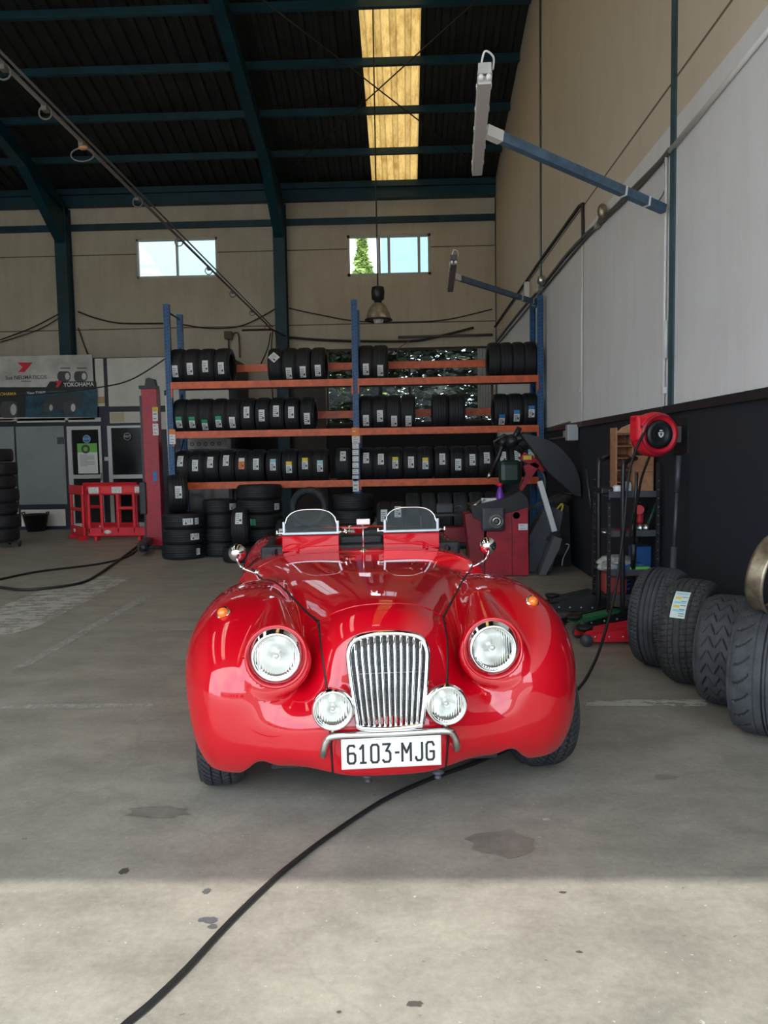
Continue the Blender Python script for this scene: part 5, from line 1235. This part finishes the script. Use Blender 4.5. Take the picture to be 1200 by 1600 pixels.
# ---------------------------------------------------------------- tyre changer behind it
TYY = 9.5
tcm = thing('tyre_changer', 'tyre changing machine with jointed red arm and dark grey side panel', 'machine', (at(850, 890, Y=TYY).x, TYY, 0))
def TP_(px, py, Y=TYY): return at(px, py, Y=Y)
def poly_xz(pts, Y): return [(at(x, y, Y=Y).x, at(x, y, Y=Y).z) for x, y in pts]
obj('side_panel', MB().prism([(x, max(z, .01)) for x, z in poly_xz([(827, 905), (862, 905), (880, 800), (864, 792), (848, 800), (827, 838)], 9.0)], 9.0, 9.25), M['grey_metal'], tcm)
obj('base_cabinet', MB().prism([(x, max(z, .01)) for x, z in poly_xz([(850, 900), (893, 900), (889, 790), (862, 785)], 9.45)], 9.45, 9.9), M['black_metal'], tcm)
obj('chute', MB().prism([(x, max(z, .01)) for x, z in poly_xz([(842, 903), (853, 911), (874, 858), (878, 842), (866, 838)], 8.75)], 8.75, 8.95), mat('grey_rubber_chute', (.10, .105, .11), .6), tcm)
obj('swing_column', MB().bar(TP_(843, 752, 8.93), TP_(867, 833, 8.93), .058, .058), M['pipe_white'], tcm)
obj('column_foot', MB().bar(TP_(858, 838, 8.9), TP_(874, 850, 8.9), .10, .10).bar(TP_(867, 830, 8.9), TP_(876, 865, 8.9), .09, .09), M['black_metal'], tcm)
obj('red_arm', MB().bar(TP_(815, 712), TP_(850, 731), .10, .10).prism(poly_xz([(818, 728), (836, 722), (843, 728), (815, 768), (812, 764), (822, 742)], TYY-.05), TYY-.05, TYY+.05).box(TP_(848, 730), (.1, .12, .09)), M['red_metal'], tcm)
obj('arm_sticker', MB().box(TP_(824, 715, TYY-.06), (.10, .01, .05)), M['yellow'], tcm)
obj('black_arm', MB().tube([TP_(818, 708), TP_(800, 695), TP_(786, 692), TP_(779, 713), TP_(766, 741)], .030, seg=8).tube([TP_(812, 668), TP_(800, 690)], .035, seg=8).tube([TP_(775, 700), TP_(772, 690), TP_(788, 680), TP_(795, 684)], .022, seg=8).sphere(TP_(800, 690), .085).sphere(TP_(786, 691), .06).tube([TP_(800, 690), TP_(818, 682), TP_(826, 688)], .05, seg=8), M['black_metal'], tcm)
obj('arm_tip', MB().tube([TP_(766, 739), TP_(762, 748)], [.03, .018], seg=10), M['satin'], tcm)
obj('air_tank', MB().box(TP_(797, 738, 9.4), (.27, .2, .30), bev=.06), mat('very_dark_green_tank', (.006, .028, .02), .35), tcm)
obj('air_line', MB().tube(spline([TP_(845, 735), TP_(852, 750), TP_(850, 790), TP_(868, 800)], 6), .014, seg=6), M['wire_light'], tcm)
obj('white_hose', MB().tube(spline([TP_(884, 850, 9.0), TP_(889, 853, 9.0), TP_(880, 872, 9.0), TP_(878, 885, 9.0)], 6), .006, seg=6), M['pipe_white'], tcm)
cable('yellow_hose', [at(864, 815, Y=9.2), at(868, 800, Y=9.2), at(877, 788, Y=9.2), at(879, 793, Y=9.2), at(871, 812, Y=9.2), at(866, 820, Y=9.2)], .012, 'small yellow air hose hung on the tyre changer', M['yellow'])
tag(obj('pry_bar', MB().tube([at(846, 785, Y=9.15), at(895, 762, Y=9.15)], .012, seg=6).tube([at(878, 770, Y=9.15), at(932, 776, Y=9.1)], .010, seg=6), M['black_metal']), 'thin dark bars crossing behind the wheel guard', 'bar')
tag(obj('work_gloves', MB().sphere(at(866, 783, Y=9.55), .10, sc=(1.8, 1, .5)).sphere(at(880, 778, Y=9.55), .07, sc=(1.6, 1, .6)), mat('dirty_gloves', (.06, .06, .045), .9, noise=(20, .5))), 'dirty work gloves lying on top of the tyre changer base', 'gloves')

# ---------------------------------------------------------------- tool trolley and sorting cabinet
KY = 6.45
kx0, kx1 = at(935, 800, Y=KY).x, at(1026, 800, Y=KY).x
tr_ = thing('tool_trolley', 'black steel shelf trolley crowded with tools by the dark wall', 'trolley', ((kx0+kx1)/2, KY, 0))
def hoop(px0, px1, pyt, Y0, Y1, m=M['black_metal']):
    a = at(px0, pyt, Y=Y0); b = at(px1, pyt, Y=Y1); zt = max(a.z, b.z)
    pts = spline([(a.x, Y0, .06), (a.x, Y0, zt-.14), (a.x+(b.x-a.x)*.12, Y0+(Y1-Y0)*.12, zt-.03), (a.x+(b.x-a.x)*.5, (Y0+Y1)/2, zt), (b.x, Y1, zt)], 6)
    obj('hoop_handle', MB().tube(pts, .019, seg=10), m, tr_)
hoop(936, 962, 715, 6.45, 6.75); hoop(974, 1010, 717, 6.2, 6.5)
kz = [at(980, y, Y=6.35).z for y in (772, 832, 892)]
xA, xB = at(940, 800, Y=6.45).x, 2.03
for z in kz+[.22]: obj('shelf', MB().b2((xA, 6.23, z-.015), (xB, 6.70, z+.005)).b2((xA, 6.22, z-.02), (xB, 6.23, z+.03)), M['grey_metal'], tr_)
for x, y in ((xA, 6.70), (xB, 6.22), (xB, 6.70), (xA, 6.22)):
    po_ = MB().b2((x-.013, y-.013, .06), (x+.013, y+.013, at(1000, 722, Y=6.35).z if x == xB else 1.0))
    for k_ in range(16): po_.box((x, y-.0135, .12+k_*.07), (.007, .003, .007), 1)
    obj('post', po_, [M['black_metal'], M['satin']], tr_)
for x, y in ((xA, 6.65), (xB, 6.27), (xB, 6.65), (xA, 6.27)): obj('castor', MB().lathe([(0, -.015), (.03, -.015), (.03, .015), (0, .015)], (x, y, .03), 'X', 14), M['black'], tr_)
cb = thing('sorting_cabinet', 'brown board cabinet with open pigeonholes on top of the trolley', 'cabinet', (at(988, 765, Y=6.45).x, 6.45, kz[0]))
cx0, cx1, cx2 = at(962, 720, Y=6.35).x, at(990, 720, Y=6.35).x, 2.035; ct = at(975, 668, Y=6.35).z; cz0 = kz[0]+.006
cs = MB(); yb_ = 6.35
cs.b2((cx0, yb_, cz0), (cx0+.012, yb_+.18, ct)).b2((cx1-.012, yb_, cz0), (cx1, yb_+.18, ct-.02)).b2((cx0, yb_+.17, cz0), (cx1, yb_+.18, ct-.02)).b2((cx1, yb_, cz0), (cx2, yb_+.18, at(1000, 712, Y=6.35).z))
obj('case', cs, M['mdf'], cb)
for i in range(6):
    z = cz0+(ct-.05-cz0)*i/5; obj('divider', MB().prism([(yb_-.015, z-.01), (yb_+.17, z+.015), (yb_+.17, z+.025), (yb_-.015, z)], cx0+.012, cx1-.012, 'X'), M['mdf_dark'], cb)
obj('pediment', MB().prism([(cx0, ct-.045), (cx1, ct-.045), (cx1, ct-.02), ((cx0+cx1)/2+.05, ct+.03), (cx0+.05, ct)], yb_-.005, yb_+.02), M['mdf'], cb)
obj('door_split', MB().b2((cx1+.005, yb_-.003, (cz0+ct)/2-.1), (cx2-.005, yb_, (cz0+ct)/2-.094)), M['mdf_dark'], cb)
def small(nm, mb, m, lb, cat): return tag(obj(nm, mb, m), lb, cat)
def lyb(px, z, Y, d): return Vector((at(px, 800, Y=Y).x, Y, z+d/2))
small('paper_bag', MB().box(lyb(965, kz[0]+.006, 6.3, .07), (.07, .09, .07), bev=.02).box(lyb(978, kz[0]+.006, 6.31, .1), (.08, .08, .10), bev=.025), M['paper'], 'crumpled white paper packs before the brown cabinet', 'packaging')
small('black_tray', MB().box(lyb(950, kz[0]+.006, 6.4, .05), (.16, .2, .05), bev=.01), M['black'], 'flat black tray on the top trolley shelf, left end', 'tray')
small('red_drill', MB().box(lyb(999, kz[1]+.006, 6.45, .06), (.09, .12, .06), bev=.015).box(lyb(1000, kz[1]+.06, 6.45, .14), (.05, .06, .14), bev=.02).tube([lyb(1000, kz[1]+.19, 6.53, 0), lyb(999, kz[1]+.19, 6.3, 0)], .038, seg=14), M['seat_red'], 'red power tool standing on the middle trolley shelf', 'tool')
for i, (x0_, x1_, m_) in enumerate(((1004, 1022, 'dgreen'), (1010, 1026, 'satin'), (1000, 1015, 'black'))):
    small('hand_tool', MB().tube([Vector((at(x0_, 800, Y=6.45).x, 6.35+.07*i, kz[1]+.03)), Vector((at(x1_, 800, Y=6.45).x, 6.37+.07*i, kz[1]+.26-.03*i))], .012, seg=8), M[m_], ['green handled bar', 'silver bar', 'black handled bar'][i]+' leaning beside the red power tool', 'tool')
for i in range(3): small('socket', MB().lathe([(0, 0), (.028, 0), (.028, .07), (.018, .07), (.018, .02), (0, .02)], tuple(lyb(992+i*9, kz[1]+.006, 6.27, 0)), 'Z', 16), M['satin'], 'steel socket, %s of three at the front of the middle trolley shelf' % ['left', 'middle', 'right'][i], 'socket')
for i in range(4): small('wrench', MB().bar(lyb(945+i*9, kz[1]+.012, 6.25, 0), lyb(958+i*9, kz[1]+.012+.0, 6.5, 0), .025, .012).lathe([(.012, -.008), (.026, -.008), (.026, .008), (.012, .008)], tuple(lyb(945+i*9, kz[1]+.015, 6.25, 0)), 'Z', 14, closed=True), M['red_plastic'] if i % 2 else M['satin'], ('red' if i % 2 else 'steel')+' wrench lying %s on the middle trolley shelf' % ['at the left end', 'left of centre', 'near the centre', 'under the sockets'][i], 'wrench')
small('rag_bundle', MB().sphere(lyb(962, kz[2]+.0, 6.45, .13), .11, sc=(1.5, 1, .55)).sphere(lyb(950, kz[2], 6.3, .08), .06, sc=(1.5, 1, .6)).sphere(lyb(972, kz[2], 6.35, .14), .07, sc=(1.3, 1, .5)), mat('pale_rags', (.45, .45, .42), .9, noise=(25, .6)), 'bundle of pale rags on the lower trolley shelf', 'rags')
small('blue_box', MB().box(lyb(975, kz[2]+.006, 6.27+.1, .06), (.28, .16, .06), bev=.006).box(lyb(1000, kz[2]+.006, 6.55, .18), (.16, .12, .18), bev=.006), M['box_blue'], 'blue cardboard boxes on the lower trolley shelf', 'box')
small('green_tool', MB().box(lyb(1000, kz[2]+.008, 6.15+.12, .04), (.17, .05, .04), bev=.01), M['green'], 'bright green tool handle at the front of the lower trolley shelf', 'tool')
small('red_canister', MB().box(lyb(959, .226, 6.4, .24), (.19, .18, .24), bev=.03).box(lyb(962, .46, 6.4, .04), (.06, .05, .04), bev=.01), mat('faded_red_plastic', (.42, .06, .06), .5), 'faded red canister on the bottom trolley shelf', 'canister')
small('coil_hose', MB().tube([Vector((at(978, 800, Y=6.35).x+.05*math.cos(a), 6.4+.05*math.sin(a), .24+.012*a/2)) for a in np.linspace(0, 12*PI/2, 60)], .010, seg=6), M['box_blue'], 'small blue coiled hose beside the red canister', 'hose')
# ---------------------------------------------------------------- floor jacks
def jack(loc, rz, label, body_m, L=.62, Hh=.17, wd=.27, hl=None, hdir=None, grip=M['black'], accent=None, saddle=True, arm=None):
    t = thing('floor_jack', label, 'jack', loc, rz); T = wmat(t)
    for s_ in (-1, 1):
        fr = MB().prism([(-L/2, .03), (L/2, .03), (L/2, .07), (L*.15, Hh*.75), (-L*.2, Hh), (-L/2, Hh*.65)], s_*wd/2-.008, s_*wd/2+.008, 'Y', 0, T)
        for k_ in range(5): fr.lathe([(0, -.012), (.009, -.012), (.009, .012), (0, .012)], (0, 0, 0), 'Y', 10, 1, T @ Matrix.Translation((-L*.4+k_*L*.18, s_*wd/2, .065)))
        obj('side_plate', fr, [body_m, M['satin']], t)
    obj('lift_arm', MB().prism([(L*.46, Hh*.5), (L*.40, Hh*.72), (-L*.18, Hh*.95), (-L*.2, Hh*.6)], -wd*.25, wd*.25, 'Y', 0, T), arm or body_m, t)
    obj('pump_unit', MB().box((-L*.32, 0, Hh*.6), (L*.28, wd*.7, Hh*.6), 0, T, bev=.015).lathe([(.03, 0), (.03, .16), (0, .16)], (0, 0, 0), 'X', 14, 0, T @ Matrix.Translation((-L*.2, 0, Hh*.55))), M['grey_metal'], t)
    if saddle: obj('saddle', MB().lathe([(0, 0), (.05, 0), (.065, .02), (.065, .032), (.05, .03), (0, .022)], (0, 0, 0), 'Z', 24, 0, T @ Matrix.Translation((L*.42, 0, Hh*.66))), M['black'], t)
    for x, y, r_ in ((L*.44, wd/2+.02, .045), (L*.44, -wd/2-.02, .045), (-L*.44, wd/2+.02, .032), (-L*.44, -wd/2-.02, .032)):
        obj('wheel', MB().lathe([(0, -.018), (r_*.45, -.02), (r_*.5, -.016), (r_, -.016), (r_, .016), (r_*.5, .016), (r_*.45, .02), (0, .02)], (0, 0, 0), 'Y', 20, 0, T @ Matrix.Translation((x, y, r_))), M['grey_metal'], t)
    if hl:
        a = T @ Vector((-L*.40, 0, Hh*.8)); b = Vector(hl); m1 = a+(b-a)*.5
        obj('handle_socket', MB().tube([a, a+(b-a)*.09], .030, seg=12), accent or body_m, t)
        obj('handle', MB().tube([a, m1], .017, seg=12).tube([m1, b], .0125, seg=12), M['black_metal'], t)
        obj('grip', MB().tube([a+(b-a)*.28, m1], .021, seg=12), grip, t)
    return t
p1 = at(918, 965, Z=0)
jp = at(902, 955, Z=0)
jack((jp.x, jp.y, 0), math.radians(172), 'black and green trolley jack with upright handle on the floor behind the car', M['black_metal'], .52, .18, .30, tuple(at(916.5, 733, Y=jp.y)), accent=M['green'])
obj_g = C.objects[-1]
gj = at(916, 895, Y=jp.y)
j2 = at(958, 1003, Z=0)
jack((j2.x+.02, j2.y+.0, 0), math.radians(180), 'low red trolley jack on the floor in front of the tool trolley', M['red_plastic'], .56, .135, .22, None)
j3 = at(938, 976, Z=0)
jack((j3.x+.03, j3.y+.0, 0), math.radians(208), 'long black and green low-profile jack behind the red jack', M['black_metal'], .74, .12, .22, tuple(at(995, 738, Y=6.0)), accent=M['dgreen'], arm=mat('jack_green', (.03, .2, .08), .45))
# tall black handle standing behind the worn tyres
a = at(1052, 880, Y=5.6); b = at(1061, 712, Y=5.65)
small('jack_handle', MB().tube([Vector((a.x-.03, 5.58, .02)), a+(b-a)*.15], .022, seg=12).tube([a+(b-a)*.12, a+(b-a)*.68], .013, seg=12).tube([a+(b-a)*.66, b], .020, seg=12), M['grey_metal'], 'long black jack handle standing upright behind the farthest worn tyre', 'handle')
small('white_strip', MB().b2((XR-.012, 6.9, .02), (XR-.001, 6.93, 1.15)), M['wire_light'], 'thin pale strip on the dark wall right of the trolley', 'strip')
# items behind the car between rack and balancer
ck = at(705, 850, Y=10.0)
cbm = thing('parts_stand', 'dark metal stand with parts in the gap left of the red balancer', 'stand', (ck.x, 10.0, 0))
for x in (-.22, .22):
    for y in (-.15, .15): obj('leg', MB().tube([(ck.x+x, 10+y, 0), (ck.x+x, 10+y, .62)], .015, seg=8), M['black_metal'], cbm)
obj('top', MB().box((ck.x, 10, .63), (.52, .38, .03)), M['black_metal'], cbm); obj('shelf', MB().box((ck.x, 10, .25), (.5, .36, .03)), M['black_metal'], cbm)
small('red_crate', MB().box((ck.x+.05, 10, .25+.015+.1), (.3, .26, .2), bev=.01), M['red_dark'], 'dark red crate on the stand left of the balancer', 'crate')
small('machine_part', MB().box((ck.x-.08, 10, .645+.06), (.22, .2, .12), bev=.02).tube(spline([(ck.x+.02, 9.95, .70), (ck.x+.12, 9.9, .74), (ck.x+.16, 9.9, .66)], 5), .012, seg=6), M['grey_metal'], 'grey machine part on top of the stand left of the balancer', 'part')
# cartons on the lowest shelf behind the tyres
bx_ = at(322, 691, Y=12.4)
tb_ = MB().box((bx_.x, 12.45, bx_.z-.03), (.72, .3, .16), bev=.004)
for k_ in range(5): tb_.lathe([(.018, -.002), (.032, -.002)], (bx_.x-.2+k_*.11, 12.297, bx_.z-.03), 'Y', 16, 1)
tag(obj('wall_notice_box', tb_, [mat('carton_white', (.4, .38, .36), .7), M['ink']]), 'long pale carton with round prints behind the lowest left shelf', 'box')
small('carton_shelf', MB().b2((bx_.x-.5, 12.25, bx_.z-.15), (bx_.x+.5, 12.7, bx_.z-.115)).b2((bx_.x-.5, 12.25, 0), (bx_.x-.46, 12.7, bx_.z-.15)).b2((bx_.x+.46, 12.25, 0), (bx_.x+.5, 12.7, bx_.z-.15)), M['black_metal'], 'dark low shelf behind the left bay of the rack', 'shelf')
# ================================================================== LIGHT
w = bpy.data.worlds.new('sky'); bpy.context.scene.world = w; w.use_nodes = True; nt = w.node_tree
bg = nt.nodes['Background']
tc = nt.nodes.new('ShaderNodeTexCoord'); nz = nt.nodes.new('ShaderNodeTexNoise'); nz.inputs['Scale'].default_value = 2.2; nz.inputs['Detail'].default_value = 6
nt.links.new(tc.outputs['Generated'], nz.inputs['Vector'])
r = nt.nodes.new('ShaderNodeValToRGB'); r.color_ramp.elements[0].position = .4; r.color_ramp.elements[0].color = (.55, .72, .9, 1); r.color_ramp.elements[1].position = .62; r.color_ramp.elements[1].color = (.95, .97, 1, 1)
nt.links.new(nz.outputs['Fac'], r.inputs[0]); nt.links.new(r.outputs[0], bg.inputs['Color']); bg.inputs['Strength'].default_value = 1.0
sun = bpy.data.lights.new('sun', 'SUN'); so = bpy.data.objects.new('sun', sun); C.objects.link(so)
sun.energy = .85; sun.angle = math.radians(.55); sun.color = (1, .96, .88)
el = math.atan2(4.65, 2.46-(YF-.2)); d = Vector((.04, math.cos(el), -math.sin(el))).normalized()
so.rotation_euler = Vector((0, 0, -1)).rotation_difference(d).to_euler()
sc = bpy.context.scene
sc.view_settings.view_transform = 'Standard'; sc.view_settings.look = 'None'; sc.view_settings.gamma = 1; sc.view_settings.use_curve_mapping = False
sc.view_settings.exposure = 2.3
sc.cycles.max_bounces = 10; sc.cycles.diffuse_bounces = 6; sc.cycles.transparent_max_bounces = 16
